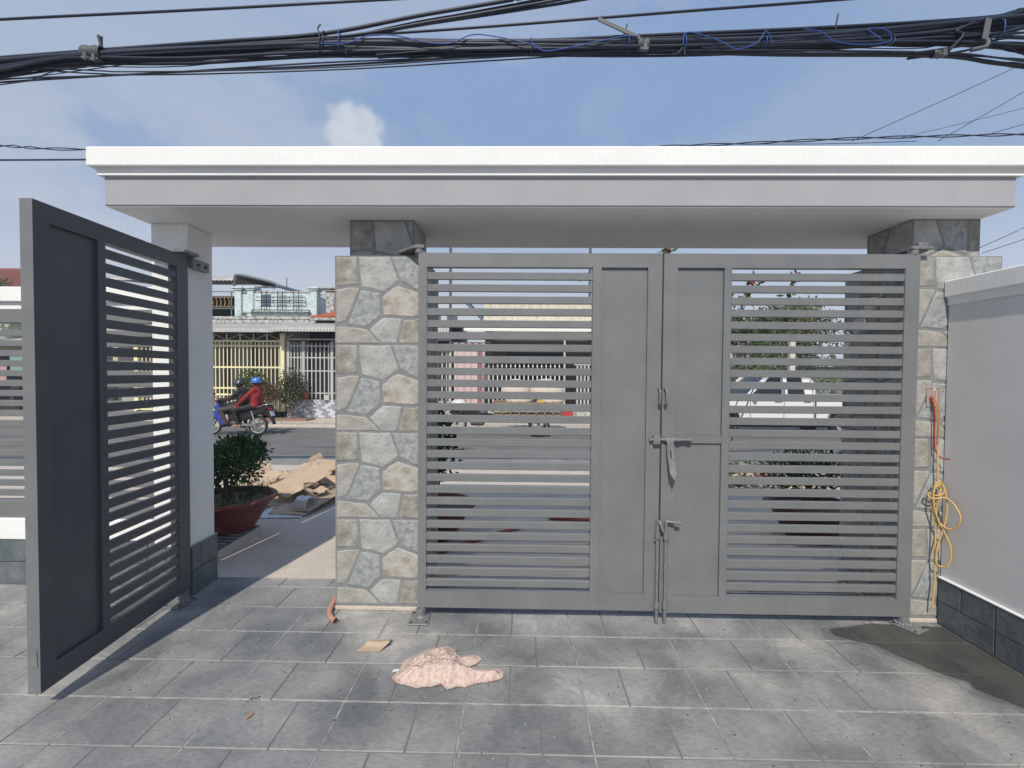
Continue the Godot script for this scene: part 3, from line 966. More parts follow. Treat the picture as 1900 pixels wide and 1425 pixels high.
func make_gates() -> void:
	var zf := -3.03
	# closed pair
	var a := thing("gate_leaf", "closed grey gate leaf hung on the column with the short hose", "gate", Vector3(-0.672, 0, zf), 0.0, "grey slatted steel gate leaves")
	gate_leaf(a, 1.597, 0.056, 1.147, 1.203, 1.506, 0.074, 2.434)
	pivot(a, 0.03, 0.074, 2.434)
	handle(a, 1.586, -1.0)
	drop_bolt(a, 1.585, 0.685, -1.0, 0.0)
	var k := part("latch_keeper", MB.new().span(Vector3(1.548, 1.188, 0.0005), Vector3(1.594, 1.25, 0.034), 0.004), M.steel, a)
	part("weld_bead", MB.new().box(Vector3(1.571, 1.186, 0.006), Vector3(0.04, 0.006, 0.012), 0.002), M.steel, k)
	a.rotation.y = deg_to_rad(0.0)
	var b := thing("gate_leaf", "closed grey gate leaf with the sliding latch and hanging hasp", "gate", Vector3(0.937, 0, zf), 0.0, "grey slatted steel gate leaves")
	gate_leaf(b, 1.646, 0.44, 1.553, 0.089, 0.392, 0.062, 2.434, true)
	pivot(b, 1.612, 0.062, 2.434)
	handle(b, 0.014, 1.0)
	drop_bolt(b, 0.03, 0.68, 1.0, 0.092)
	var zl := 0.018
	var rod := part("slide_latch", MB.new().lathe([Vector2(0, -0.085), Vector2(0.009, -0.083), Vector2(0.009, 0.185), Vector2(0.007, 0.188), Vector2(0, 0.188)], 12, Vector3(0.0, 1.219, zl), Basis(Vector3(0, 0, 1), -PI / 2)), M.steel, b)
	part("latch_collar", MB.new().lathe([Vector2(0.009, -0.014), Vector2(0.014, -0.012), Vector2(0.014, 0.012), Vector2(0.009, 0.014)], 14, Vector3(0.176, 1.219, zl), Basis(Vector3(0, 0, 1), -PI / 2)), M.steel, rod)
	part("latch_sleeve", MB.new().lathe([Vector2(0.0095, -0.055), Vector2(0.0145, -0.055), Vector2(0.0145, 0.045), Vector2(0.0095, 0.045)], 14, Vector3(0.07, 1.219, zl), Basis(Vector3(0, 0, 1), -PI / 2)), M.steel, rod)
	part("latch_knob", MB.new().box(Vector3(-0.078, 1.219, zl), Vector3(0.014, 0.022, 0.022), 0.003), M.steel, rod)
	for e in [[0.115, 0.60], [0.108, 0.545], [0.098, 0.57], [0.02, 0.3], [0.33, 0.13], [0.21, 0.12]]:
		part("paint_chip", MB.new().ball(Vector3(e[0], e[1], 0.0 if e[0] < 0.09 or e[1] < 0.17 else -0.0168), Vector3(some(0.002, 0.005), some(0.002, 0.006), 0.0006), 7, 3), plain(0.13, 0.07, 0.045, 0.9), b)
	# hasp: a pointed strap bending away from the gate
	var hs := MB.new()
	var st := [[1.222, 0.030, 0.0], [1.205, 0.036, 0.0], [1.15, 0.038, 0.001], [1.10, 0.046, 0.004], [1.05, 0.058, 0.008], [1.005, 0.072, 0.011], [0.97, 0.084, 0.013]]
	for i in st.size() - 1:
		var p: Array = st[i]
		var q: Array = st[i + 1]
		var hw0 := 0.021 if i < 5 else 0.021
		var hw1 := 0.021 if i < 5 else 0.001
		var cx := 0.046
		var slot: bool = i == 2 - 0
		var strips := [[-1.0, 1.0]] if not slot else [[-1.0, -0.2], [0.2, 1.0]]
		for s in strips:
			for dz in [0.0, -0.005]:
				var p0 := Vector3(cx + p[2] + hw0 * s[0], p[0], p[1] + dz)
				var p1 := Vector3(cx + p[2] + hw0 * s[1], p[0], p[1] + dz)
				var q1 := Vector3(cx + q[2] + hw1 * s[1], q[0], q[1] + dz)
				var q0 := Vector3(cx + q[2] + hw1 * s[0], q[0], q[1] + dz)
				if dz == 0.0:
					hs.quad(q0, q1, p1, p0)
				else:
					hs.quad(p0, p1, q1, q0)
			for e in [0, 1]:
				var x0: float = cx + p[2] + hw0 * s[e]
				var x1: float = cx + q[2] + hw1 * s[e]
				var f := [Vector3(x0, p[0], p[1]), Vector3(x0, p[0], p[1] - 0.005), Vector3(x1, q[0], q[1] - 0.005), Vector3(x1, q[0], q[1])]
				if e == 0:
					f.reverse()
				hs.quad(f[0], f[1], f[2], f[3])
	part("hasp", hs, M.steel, rod)
	# open leaf, turned a quarter turn beside the white pillar
	var c := thing("gate_leaf", "open grey gate leaf standing edge on beside the white pillar", "gate", Vector3(-2.292, 0, -2.138), PI / 2, "grey slatted steel gate leaves")
	c.rotation.y = PI / 2 + deg_to_rad(3.5)
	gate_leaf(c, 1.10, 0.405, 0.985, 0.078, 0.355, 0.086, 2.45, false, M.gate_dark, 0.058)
	part("edge_plate", MB.new().span(Vector3(-0.0032, 0.086, -0.058), Vector3(-0.0004, 2.45, 0.0), 0.0005), M.paint, c)
	pivot(c, 1.06, 0.086, 2.45)
	part("lock_plate", MB.new().span(Vector3(-0.0065, 0.22, -0.04), Vector3(-0.0034, 0.30, -0.012)), M.steel, c)


# ---------------------------------------------------------------- hinge plates, cord, hose
func floor_plate(at: Vector3, turn: float, label: String, ruin: float) -> void:
	var t := thing("pivot_plate", label, "hinge plate", at, turn, "steel floor plates under the gate pivots")
	part("plate", MB.new().box(Vector3(0, 0.006, 0.03), Vector3(0.13, 0.008, 0.17), 0.002), M.steel, t)
	part("socket", MB.new().lathe([Vector2(0.042, 0.01), Vector2(0.036, 0.016), Vector2(0.033, 0.055), Vector2(0.026, 0.058), Vector2(0, 0.058)], 18), M.steel, t)
	for k in [[-0.05, 0.09], [0.05, 0.09], [-0.05, -0.03], [0.05, -0.03]]:
		part("screw_head", MB.new().lathe([Vector2(0.008, 0.01), Vector2(0.007, 0.014), Vector2(0, 0.015)], 8, Vector3(k[0], 0, k[1])), M.black, t)
	if ruin > 0.0:
		var w := MB.new()
		for k in 14:
			var an := TAU * k / 14.0
			w.ball(Vector3(cos(an) * 0.04, 0.014, sin(an) * 0.04), Vector3(some(0.008, 0.014), some(0.005, 0.011), some(0.008, 0.014)), 7, 4)
		tag(part("weld_bead", w, M.steel, t), "", "", "", "stuff")


func make_fittings() -> void:
	floor_plate(Vector3(-0.655, 0, -3.05), 0.05, "steel pivot plate at the foot of the stone column with the hose", 0.0)
	floor_plate(Vector3(2.553, 0, -3.05), 0.45, "welded steel pivot plate at the edge of the wet patch", 1.0)
	floor_plate(Vector3(-2.385, 0, -3.20), -0.1, "steel pivot plate under the open gate leaf", 0.0)
	# yellow cord hanging from the socket box
	var z := -3.045
	var cord := MB.new()
	var pts := [[2.717, 1.5, -3.076], [2.722, 1.47, -3.05], [2.737, 1.38, z], [2.741, 1.2, z], [2.746, 1.03, z], [2.749, 0.93, z], [2.757, 0.915, z + 0.012], [2.765, 0.945, z + 0.02], [2.74, 0.965, z + 0.024], [2.712, 0.935, z + 0.02], [2.70, 0.86, z + 0.016], [2.705, 0.78, z + 0.012], [2.735, 0.71, z + 0.02], [2.765, 0.665, z + 0.06], [2.785, 0.69, z + 0.10], [2.788, 0.76, z + 0.12], [2.782, 0.83, z + 0.08], [2.76, 0.86, z + 0.04], [2.705, 0.85, z + 0.028], [2.675, 0.862, z + 0.02], [2.68, 0.885, z + 0.016], [2.715, 0.87, z + 0.02], [2.752, 0.88, z + 0.03], [2.76, 0.91, z + 0.034], [2.735, 0.95, z + 0.034], [2.70, 0.91, z + 0.03], [2.70, 0.82, z + 0.03], [2.728, 0.72, z + 0.03], [2.762, 0.64, z + 0.04], [2.785, 0.54, z + 0.065], [2.783, 0.44, z + 0.06], [2.76, 0.405, z + 0.03], [2.735, 0.43, z + 0.02], [2.733, 0.5, z + 0.024], [2.75, 0.6, z + 0.03], [2.772, 0.72, z + 0.04], [2.776, 0.82, z + 0.04], [2.77, 0.91, z + 0.03], [2.755, 0.93, z + 0.028], [2.742, 0.88, z + 0.02], [2.735, 0.75, z + 0.012], [2.735, 0.55, z + 0.01], [2.736, 0.4, z + 0.01], [2.742, 0.3, z + 0.008], [2.735, 0.22, z + 0.01], [2.73, 0.12, z + 0.012]]
	var c3 := []
	for p in pts:
		c3.append(Vector3(p[0], p[1], p[2]))
	single("electric_cord", cord.tube(curve(c3, 6), 0.0052, 8), grain(mottled([[0.0, 0.60, 0.36, 0.10], [1.0, 0.70, 0.46, 0.16]], 0.3, 90, 0.02, 0.5), 0.1, 0.9), "tangled yellow flexible cord hanging down the stone column from its socket box", "cord")
	var red := []
	for p in [[2.712, 1.51, -3.077], [2.712, 1.48, -3.058], [2.722, 1.4, z - 0.006], [2.726, 1.3, z - 0.01], [2.729, 1.2, z - 0.008], [2.733, 1.16, z - 0.006], [2.75, 1.125, z], [2.775, 1.108, z + 0.006], [2.786, 1.112, z + 0.04]]:
		red.append(Vector3(p[0], p[1], p[2]))
	single("red_wire", MB.new().tube(curve(red, 6), 0.0042, 8), plain(0.33, 0.03, 0.035, 0.45), "short red wire curling out beside the yellow cord", "wire")
	var org := []
	for p in [[2.722, 1.515, -3.077], [2.722, 1.49, -3.052], [2.735, 1.43, -3.04], [2.741, 1.36, -3.042], [2.738, 1.2, -3.044]]:
		org.append(Vector3(p[0], p[1], p[2]))
	single("orange_wire", MB.new().tube(curve(org, 6), 0.0062, 8), plain(0.42, 0.19, 0.09, 0.5), "thick orange wire bent over the lip of the socket box", "wire")
	# stub of hose at the foot of the column
	var hp := curve([Vector3(-1.283, 0.05, -3.18), Vector3(-1.285, 0.035, -3.12), Vector3(-1.275, 0.022, -3.05), Vector3(-1.235, 0.02, -2.98), Vector3(-1.19, 0.02, -2.945)], 5)
	var hm := grain(mottled([[0.0, 0.42, 0.215, 0.155], [1.0, 0.52, 0.29, 0.22]], 0.2, 91, 0.02, 0.6), 0.08, 0.9)
	var hose := thing("hose_stub", "short salmon pink hose stub lying at the foot of a stone column", "hose", Vector3(-1.25, 0.02, -3.05))
	part("tube", MB.new().tube(hp, 0.0175, 14, false), hm, hose, -hose.position)
	var dir: Vector3 = (hp[-1] - hp[-2]).normalized()
	var e: Vector3 = hp[-1]
	part("tube_bore", MB.new().tube([e - dir * 0.03, e - dir * 0.001], 0.0115, 12), M.shade, hose, -hose.position)
	part("tube_rim", MB.new().tube([e - dir * 0.004, e + dir * 0.0004], 0.0172, 14, false), hm, hose, -hose.position)


# ---------------------------------------------------------------- planters
func foliage(b: MB, centre: Vector3, r: Vector3, count: int, length: float, hue: Array, out := 0.6, shell := 0.55) -> void:
	b.colored = true
	for i in count:
		var d := any_dir()
		var rad := lerpf(shell, 1.0, sqrt(rng.randf()))
		var p := centre + d * r * rad
		var dir := (d * out + any_dir() * (1.0 - out) + Vector3(0, 0.15, 0)).normalized()
		var side := dir.cross(any_dir()).normalized()
		var t := rng.randf()
		var a: Color = hue[rng.randi() % hue.size()]
		b.tint = a * lerpf(0.75, 1.25, t)
		b.leaf(p, dir, side, length * some(0.7, 1.2), length * some(0.38, 0.52))


func bowl(called: String, label: String, at: Vector3, s: float, m: Material, group := "", flat := 1.0) -> Node3D:
	var t := thing(called, label, "plant pot", at, 0.0, group)
	var prof := [Vector2(0, 0.0), Vector2(0.22, 0.0), Vector2(0.225, 0.01), Vector2(0.27, 0.09), Vector2(0.34, 0.22), Vector2(0.375, 0.285), Vector2(0.41, 0.30), Vector2(0.425, 0.315), Vector2(0.425, 0.335), Vector2(0.412, 0.345), Vector2(0.385, 0.342), Vector2(0.36, 0.30), Vector2(0.355, 0.29)]
	for i in prof.size():
		prof[i] *= Vector2(s, s * flat)
	part("pot", MB.new().lathe(prof, 40), m, t)
	part("soil", MB.new().lathe([Vector2(0.358 * s, 0.285 * s * flat), Vector2(0.2 * s, 0.31 * s * flat), Vector2(0, 0.32 * s * flat)], 24), M.soil, t)
	return t


func shrub(called: String, label: String, at: Vector3, kind: String, r: Vector3, lift: float, count: int, length: float, hue: Array, stems: int, group := "") -> Node3D:
	var t := thing(called, label, kind, at, 0.0, group)
	var b := MB.new()
	var lobes := 22
	for i in lobes:
		var d := any_dir()
		d.y = d.y * 0.8 + 0.1
		foliage(b, Vector3(0, lift, 0) + d * r * 0.58, r * some(0.38, 0.5), int(count / (lobes + 4.0)), length, hue, 0.65, 0.35)
	foliage(b, Vector3(0, lift, 0), r * 0.75, int(count * 4.0 / (lobes + 4)), length, hue, 0.6, 0.3)
	tag(part("foliage", b, M.leaf, t), "", "", "", "stuff")
	for i in stems:
		var a := TAU * i / stems + some(-0.4, 0.4)
		var e := Vector3(cos(a) * r.x * 0.5, lift + some(-0.3, 0.2) * r.y, sin(a) * r.z * 0.5)
		part("stem", MB.new().tube(curve([Vector3(cos(a) * 0.02, 0, sin(a) * 0.02), e * 0.5 + Vector3(some(-0.03, 0.03), 0, some(-0.03, 0.03)), e], 4), [0.016, 0.015, 0.014, 0.013, 0.012, 0.011, 0.009, 0.007, 0.005], 6), M.bark, t)
	return t


func make_planters() -> void:
	var green := [Color(0.018, 0.060, 0.022), Color(0.026, 0.078, 0.028), Color(0.035, 0.095, 0.032), Color(0.015, 0.045, 0.02)]
	var lively := [Color(0.035, 0.095, 0.03), Color(0.05, 0.13, 0.04), Color(0.075, 0.165, 0.05), Color(0.022, 0.06, 0.024)]
	# tiled ledge behind the pillar
	var lg := MB.new().span(Vector3(-4.6, -0.2, -4.63), Vector3(-2.635, 0.06, -3.58), 0.01)
	var ledge := structure("planter_ledge_slab", lg, M.concrete, "low concrete ledge carrying the clay bowl behind the white pillar")
	for i in 4:
		for j in 2:
			part("ledge_tile", MB.new().span(Vector3(-2.64 - 0.48 * (i + 1) + 0.004, 0.059, -4.625 + 0.52 * j + 0.004), Vector3(-2.64 - 0.48 * i, 0.07, -4.625 + 0.52 * (j + 1)), 0.003), M.skirt[(i + j) % 3], ledge)
	var at := Vector3(-2.91, 0.071, -4.53)
	bowl("clay_bowl", "large red clay bowl holding a trimmed shrub beside the white pillar", at, 1.04, M.clay, "", 0.90)
	shrub("trimmed_shrub", "dense dark green trimmed shrub growing in the red clay bowl by the pillar", at + Vector3(0, 0.28, 0), "shrub", Vector3(0.41, 0.29, 0.40), 0.38, 4800, 0.052, lively, 5)
	# grass like herbs round the shrub's foot
	var gr := MB.new()
	gr.colored = true
	for i in 260:
		var a := some(0, TAU)
		var rr := some(0.16, 0.35)
		gr.tint = Color(0.05, 0.10, 0.03) * some(0.6, 1.4)
		var d := Vector3(cos(a) * 0.4 + some(-0.3, 0.3), 1.0, sin(a) * 0.4 + some(-0.3, 0.3)).normalized()
		gr.leaf(at + Vector3(cos(a) * rr, 0.29, sin(a) * rr), d, d.cross(any_dir()).normalized(), some(0.06, 0.15), 0.012)
	var gg := part("herbs", gr, M.leaf)
	tag(gg, "thin green herbs sprouting round the shrub in the clay bowl", "", "", "stuff")
	# behind the closed leaves
	var p2 := Vector3(-0.87, gy(-4.65), -4.65)
	bowl("clay_bowl", "red clay bowl behind the slats near the hose column", p2, 1.0, M.clay)
	shrub("potted_shrub", "dark leafy shrub in a bowl behind the slats near the hose column", p2 + Vector3(0, 0.29, 0), "shrub", Vector3(0.27, 0.52, 0.27), 0.62, 1300, 0.075, green + [Color(0.06, 0.11, 0.03)], 4)
	var p3 := Vector3(3.02, gy(-4.75), -4.75)
	bowl("clay_bowl", "dark maroon bowl behind the slats near the wet corner", p3, 1.05, plain(0.075, 0.012, 0.018, 0.5))
	shrub("potted_shrub", "dark broad shrub in a maroon bowl behind the slats", p3 + Vector3(0, 0.3, 0), "shrub", Vector3(0.52, 0.3, 0.45), 0.36, 2200, 0.05, green, 4)
	# leggy thorn plant with red flowers standing above the gate's top
	var lp := Vector3(2.75, gy(-5.6), -5.6)
	var t := thing("thorn_plant", "tall sparse garden plant with red flowers behind the closed gate", "plant", lp)
	var fl := MB.new()
	var lf := MB.new()
	lf.colored = true
	var hue := [Color(0.05, 0.11, 0.035), Color(0.08, 0.15, 0.05), Color(0.12, 0.13, 0.05), Color(0.03, 0.075, 0.03)]
	for i in 11:
		var top := Vector3(some(-1.55, 0.75), some(1.9, 3.0), some(-0.6, 0.5))
		if i == 0: top = Vector3(-0.98, 3.16, 0.0)
		if i == 1: top = Vector3(0.0, 2.78, 0.1)
		if i == 2: top = Vector3(0.55, 2.86, 0.0)
		var base := Vector3(some(-0.95, -0.62), 0, some(-0.2, 0.2))
		var pts := curve([base, base.lerp(top, 0.4) + Vector3(some(-0.15, 0.15), 0.2, some(-0.1, 0.1)), top], 5)
		part("branch", MB.new().tube(pts, 0.007, 5), M.bark, t)
		for k in range(3, pts.size()):
			if pts[k].y < 1.75:
				continue
			for q in 20:
				lf.tint = hue[rng.randi() % 4] * some(0.7, 1.4)
				var d := (any_dir() + Vector3(0, 0.3, 0)).normalized()
				lf.leaf(pts[k] + any_dir() * 0.05, d, d.cross(any_dir()).normalized(), some(0.06, 0.13), some(0.03, 0.05))
		if i < 6:
			var c: Vector3 = top
			for q in 12:
				var d := (any_dir() + Vector3(0, 0.4, 0.1)).normalized()
				fl.leaf(c + any_dir() * 0.03, d, d.cross(any_dir()).normalized(), 0.055, 0.045)
	tag(part("leaves", lf, M.leaf, t), "", "", "", "stuff")
	tag(part("flowers", fl, plain(0.42, 0.035, 0.025, 0.6), t), "", "", "", "stuff")
	# small flowering plant on the pavement
	var s := thing("small_flower", "small potted plant with one pink flower seen through the slats", "plant", Vector3(2.62, gy(-7.1), -7.1))
	part("pot", MB.new().lathe([Vector2(0, 0), Vector2(0.09, 0), Vector2(0.13, 0.2), Vector2(0.14, 0.22), Vector2(0.12, 0.22), Vector2(0.11, 0.19), Vector2(0, 0.19)], 18), M.clay, s)
	var l2 := MB.new()
	foliage(l2, Vector3(0, 0.34, 0), Vector3(0.14, 0.1, 0.14), 160, 0.06, [Color(0.14, 0.16, 0.03), Color(0.07, 0.12, 0.03)])
	tag(part("leaves", l2, M.leaf, s), "", "", "", "stuff")
	part("stem", MB.new().tube([Vector3(0, 0.2, 0), Vector3(0.02, 0.4, 0), Vector3(0.05, 0.56, 0)], 0.006, 5), M.bark, s)
	var f2 := MB.new()
	for q in 16:
		var d := (any_dir() + Vector3(0, 0.6, 0.2)).normalized()
		f2.leaf(Vector3(0.05, 0.56, 0), d, d.cross(any_dir()).normalized(), 0.09, 0.06)
	part("flower", f2, plain(0.5, 0.03, 0.06, 0.6), s)


# ---------------------------------------------------------------- things lying about
func rumpled(at: Vector3, ux: Vector3, uy: Vector3, outline: PackedVector2Array, height: Callable, cells := 46, facets := false) -> MB:
	var b := MB.new()
	var lo := Vector2(1e9, 1e9)
	var hi := -lo
	for p in outline:
		lo = lo.min(p)
		hi = hi.max(p)
	var step := (hi - lo) / cells
	var pos := []
	var nor := []
	var nn := ux.cross(uy)
	for j in cells + 1:
		var rp := []
		var rn := []
		for i in cells + 1:
			var p := lo + Vector2(i, j) * step
			var h: float = height.call(p)
			var dx: float = (height.call(p + Vector2(0.004, 0)) - h) / 0.004
			var dy: float = (height.call(p + Vector2(0, 0.004)) - h) / 0.004
			rp.append(at + ux * p.x + uy * p.y + nn * h)
			rn.append((nn - ux * dx - uy * dy).normalized())
		pos.append(rp)
		nor.append(rn)
	for j in cells:
		for i in cells:
			var c := lo + (Vector2(i, j) + Vector2(0.5, 0.5)) * step
			if not Geometry2D.is_point_in_polygon(c, outline):
				continue
			if facets:
				if (i + j) % 2:
					b.tri(pos[j][i], pos[j][i + 1], pos[j + 1][i + 1])
					b.tri(pos[j][i], pos[j + 1][i + 1], pos[j + 1][i])
				else:
					b.tri(pos[j][i], pos[j][i + 1], pos[j + 1][i])
					b.tri(pos[j][i + 1], pos[j + 1][i + 1], pos[j + 1][i])
			else:
				b.tris(pos[j][i], pos[j][i + 1], pos[j + 1][i + 1], nor[j][i], nor[j][i + 1], nor[j + 1][i + 1])
				b.tris(pos[j][i], pos[j + 1][i + 1], pos[j + 1][i], nor[j][i], nor[j + 1][i + 1], nor[j + 1][i])
			for e in [[Vector2(step.x, 0), i + 1, j, i + 1, j + 1], [Vector2(-step.x, 0), i, j + 1, i, j], [Vector2(0, step.y), i + 1, j + 1, i, j + 1], [Vector2(0, -step.y), i, j, i + 1, j]]:
				if not Geometry2D.is_point_in_polygon(c + e[0], outline):
					var p0: Vector3 = pos[e[2]][e[1]]
					var p1: Vector3 = pos[e[4]][e[3]]
					b.quad(p0 - nn * 0.006, p1 - nn * 0.006, p1, p0)
	return b


func make_litter() -> void:
	# crumpled pink cloth
	var out := PackedVector2Array()
	for p in [[-0.01, 0.20], [-0.02, 0.13], [-0.04, 0.05], [0.0, 0.01], [0.06, 0.0], [0.10, -0.02], [0.14, -0.01], [0.18, -0.005], [0.23, 0.01], [0.27, -0.03], [0.32, 0.0], [0.36, -0.005], [0.42, 0.03], [0.50, 0.04], [0.55, 0.07], [0.555, 0.115], [0.52, 0.14], [0.46, 0.125], [0.41, 0.13], [0.36, 0.15], [0.40, 0.185], [0.425, 0.22], [0.40, 0.25], [0.35, 0.25], [0.30, 0.235], [0.275, 0.26], [0.26, 0.31], [0.21, 0.335], [0.15, 0.325], [0.09, 0.29], [0.04, 0.235]]:
		out.append(Vector2(p[0], p[1]))
	var f := FastNoiseLite.new()
	f.seed = 8
	f.frequency = 4.2
	f.fractal_type = FastNoiseLite.FRACTAL_RIDGED
	f.fractal_octaves = 4
	f.domain_warp_enabled = true
	f.domain_warp_amplitude = 0.12
	f.domain_warp_frequency = 5.0
	var fine := FastNoiseLite.new()
	fine.seed = 21
	fine.frequency = 16.0
	fine.fractal_type = FastNoiseLite.FRACTAL_RIDGED
	fine.fractal_octaves = 2
	var g := FastNoiseLite.new()
	g.seed = 4
	g.frequency = 3.2
	var h := func(p: Vector2) -> float:
		var edge := 1e9
		for i in out.size():
			edge = minf(edge, p.distance_to(Geometry2D.get_closest_point_to_segment(p, out[i], out[(i + 1) % out.size()])))
		var hill := smoothstep(0.0, 0.09, edge)
		return 0.004 + hill * (0.028 + 0.018 * g.get_noise_2dv(p)) + (0.25 + 0.75 * hill) * 0.021 * (f.get_noise_2dv(p) + 1.0) + hill * 0.0035 * fine.get_noise_2dv(p)
	var pink := mottled([[0.0, 0.42, 0.19, 0.17], [0.3, 0.57, 0.36, 0.31], [0.48, 0.66, 0.52, 0.45], [0.7, 0.69, 0.60, 0.50], [1.0, 0.60, 0.42, 0.37]], 0.4, 95, 0.024, 0.9, 0.0, 4, 512, 0, 30.0)
	grain(pink, 0.09, 0.62, 96, 0.035, 1.05)
	var cl := thing("crumpled_cloth", "crumpled pink patterned cloth lying on the grey floor tiles", "cloth", Vector3(-0.35, 0, -2.5))
	part("fabric", rumpled(Vector3(-0.63, 0.002, -2.36) - cl.position, Vector3(1, 0, 0), Vector3(0, 0, -1), out, h, 74), pink, cl)
	part("care_label", MB.new().box(Vector3(-0.666, 0.012, -2.47) - cl.position, Vector3(0.035, 0.002, 0.018), 0.0, Basis(Vector3(0, 0, 1), 0.2)), plain(0.75, 0.75, 0.75, 0.7), cl)
	# torn piece of cardboard
	var cd := PackedVector2Array()
	for p in [[-0.095, -0.05], [-0.06, -0.052], [-0.02, -0.047], [0.05, -0.047], [0.066, -0.02], [0.085, 0.0], [0.083, 0.02], [0.088, 0.03], [0.085, 0.055], [0.05, 0.054], [-0.02, 0.056], [-0.04, 0.05], [-0.06, 0.0]]:
		cd.append(Vector2(p[0], p[1]))
	var hh := func(p: Vector2) -> float: return 0.006 + 0.014 * exp(-pow(p.y - 0.02 + p.x * 0.1, 2.0) / 0.0006) + 0.012 * smoothstep(0.02, 0.09, p.x)
	single("cardboard_scrap", rumpled(Vector3(-0.855, 0.003, -2.70), Vector3(1, 0, 0), Vector3(0, 0, -1), cd, hh, 30), M.card, "small torn scrap of brown cardboard on the tiles near the cloth", "cardboard")
	single("wood_chip", MB.new().box(Vector3.ZERO, Vector3(0.014, 0.008, 0.04), 0.002, Basis(Vector3.UP, -0.4)), plain(0.36, 0.22, 0.16, 0.8), "tiny reddish wood chip on the tiles nearest the camera", "chip", Vector3(-1.275, 0.005, -2.13))
	single("dry_leaf", crumbs(Vector3(-1.325, 0.0, -2.24), 0.03, 9, 0.012), plain(0.05, 0.04, 0.03, 0.9), "dark dry leaf crumbs on the tiles beside the wood chip", "leaf")
	var grit := MB.new()
	for i in 220:
		var p := Vector3(some(-2.1, 2.6), 0.001, some(-3.0, -1.9))
		grit.ball(p, Vector3(some(0.001, 0.0045), 0.0015, some(0.001, 0.004)), 5, 3)
	tag(part("debris", grit, plain(0.55, 0.54, 0.52, 0.9)), "pale cement crumbs scattered over the tiles", "", "", "stuff")
	var grit2 := MB.new()
	for i in 110:
		var p := Vector3(some(-2.1, 2.6), 0.001, some(-3.1, -1.9))
		grit2.box(p, Vector3(some(0.002, 0.012), 0.002, some(0.002, 0.006)), 0.0, Basis(Vector3.UP, some(0, 3)))
	tag(part("debris", grit2, plain(0.06, 0.055, 0.05, 0.9)), "dark crumbs of dirt scattered over the tiles", "", "", "stuff")
	make_cardboard()
	# red pipe lengths on the pavement behind the closed leaf
	var pm := plain(0.30, 0.07, 0.05, 0.55)
	single("red_pipe", MB.new().tube([Vector3(0.35, gy(-5.1) + 0.03, -5.25), Vector3(1.5, gy(-5.1) + 0.03, -5.02)], 0.028, 10), pm, "long red plastic pipe lying on the pavement behind the gate slats", "pipe")
	single("red_pipe", MB.new().tube(curve([Vector3(-0.75, gy(-4.3) + 0.025, -4.1), Vector3(-0.5, gy(-4.4) + 0.02, -4.4), Vector3(-0.12, gy(-4.8) + 0.02, -4.78), Vector3(0.08, gy(-5) + 0.02, -4.95)], 4), 0.02, 8), pm, "thin bent red pipe lying beside the clay bowl behind the slats", "pipe")
	# broken bricks and rubble beside the road
	var t := thing("rubble_heap", "heap of broken bricks and mortar behind the closed gate", "rubble", Vector3(3.6, gy(-6.9), -6.95))
	var bm := [plain(0.34, 0.15, 0.09, 0.9), plain(0.45, 0.37, 0.28, 0.9), plain(0.30, 0.27, 0.23, 0.9), plain(0.15, 0.12, 0.08, 0.9)]
	for i in 70:
		var r := sqrt(rng.randf())
		var a := some(0, TAU)
		var y := maxf(0.0, 0.26 * (1.0 - r)) + 0.03
		part("broken_brick", MB.new().box(Vector3.ZERO, Vector3(some(0.08, 0.2), some(0.05, 0.08), some(0.06, 0.1)), 0.012, Basis(any_dir(), some(0, 3))), bm[rng.randi() % 4], t, Vector3(cos(a) * r * 0.85, y, sin(a) * r * 0.4))
	var lf := MB.new()
	foliage(lf, Vector3(0.1, 0.3, 0.1), Vector3(0.8, 0.15, 0.3), 350, 0.07, [Color(0.05, 0.1, 0.03), Color(0.1, 0.12, 0.04)])
	tag(part("weeds", lf, M.leaf, t), "", "", "", "stuff")


func crumbs(at: Vector3, r: float, n: int, s: float) -> MB:
	var b := MB.new()
	for i in n:
		var d := any_dir()
		d.y = absf(d.y) * 0.3
		b.leaf(at + Vector3(some(-r, r), 0.004, some(-r, r) * 0.5), d.normalized(), d.cross(Vector3(0.1, 1, 0.2)).normalized(), s * some(0.7, 1.6), s * 0.6)
	return b


# a bent cardboard sheet: strips hinged along x, given as [length, slope angle] pairs, with real thickness
func bent_sheet(width: float, folds: Array, th := 0.007, wobble := 0.012) -> MB:
	var b := MB.new()
	var pts := [Vector2(0, 0)]
	for f in folds:
		var a := deg_to_rad(f[1])
		pts.append(pts[-1] + Vector2(cos(a), sin(a)) * f[0])
	var n := 10
	var rows := []
	var fine := []
	for i in pts.size() - 1:
		for k in 4:
			fine.append(pts[i].lerp(pts[i + 1], k / 4.0))
	fine.append(pts[-1])
	for p in fine:
		var row := []
		for k in n + 1:
			var edge := 1.0 if k == 0 or k == n else 0.0
			row.append(Vector3(width * (float(k) / n - 0.5) + edge * some(-wobble, wobble), p.y + some(-wobble, wobble) * 0.35, -p.x + some(-wobble, wobble) * 0.3))
		rows.append(row)
	var up := Vector3(0, th, 0)
	for j in fine.size() - 1:
		for k in n:
			b.quad(rows[j][k] + up, rows[j][k + 1] + up, rows[j + 1][k + 1] + up, rows[j + 1][k] + up)
			b.quad(rows[j][k], rows[j + 1][k], rows[j + 1][k + 1], rows[j][k + 1])
		b.quad(rows[j][0], rows[j][0] + up, rows[j + 1][0] + up, rows[j + 1][0])
		b.quad(rows[j][n], rows[j + 1][n], rows[j + 1][n] + up, rows[j][n] + up)
	for k in n:
		b.quad(rows[0][k], rows[0][k + 1], rows[0][k + 1] + up, rows[0][k] + up)
		b.quad(rows[-1][k + 1], rows[-1][k], rows[-1][k] + up, rows[-1][k + 1] + up)
	return b


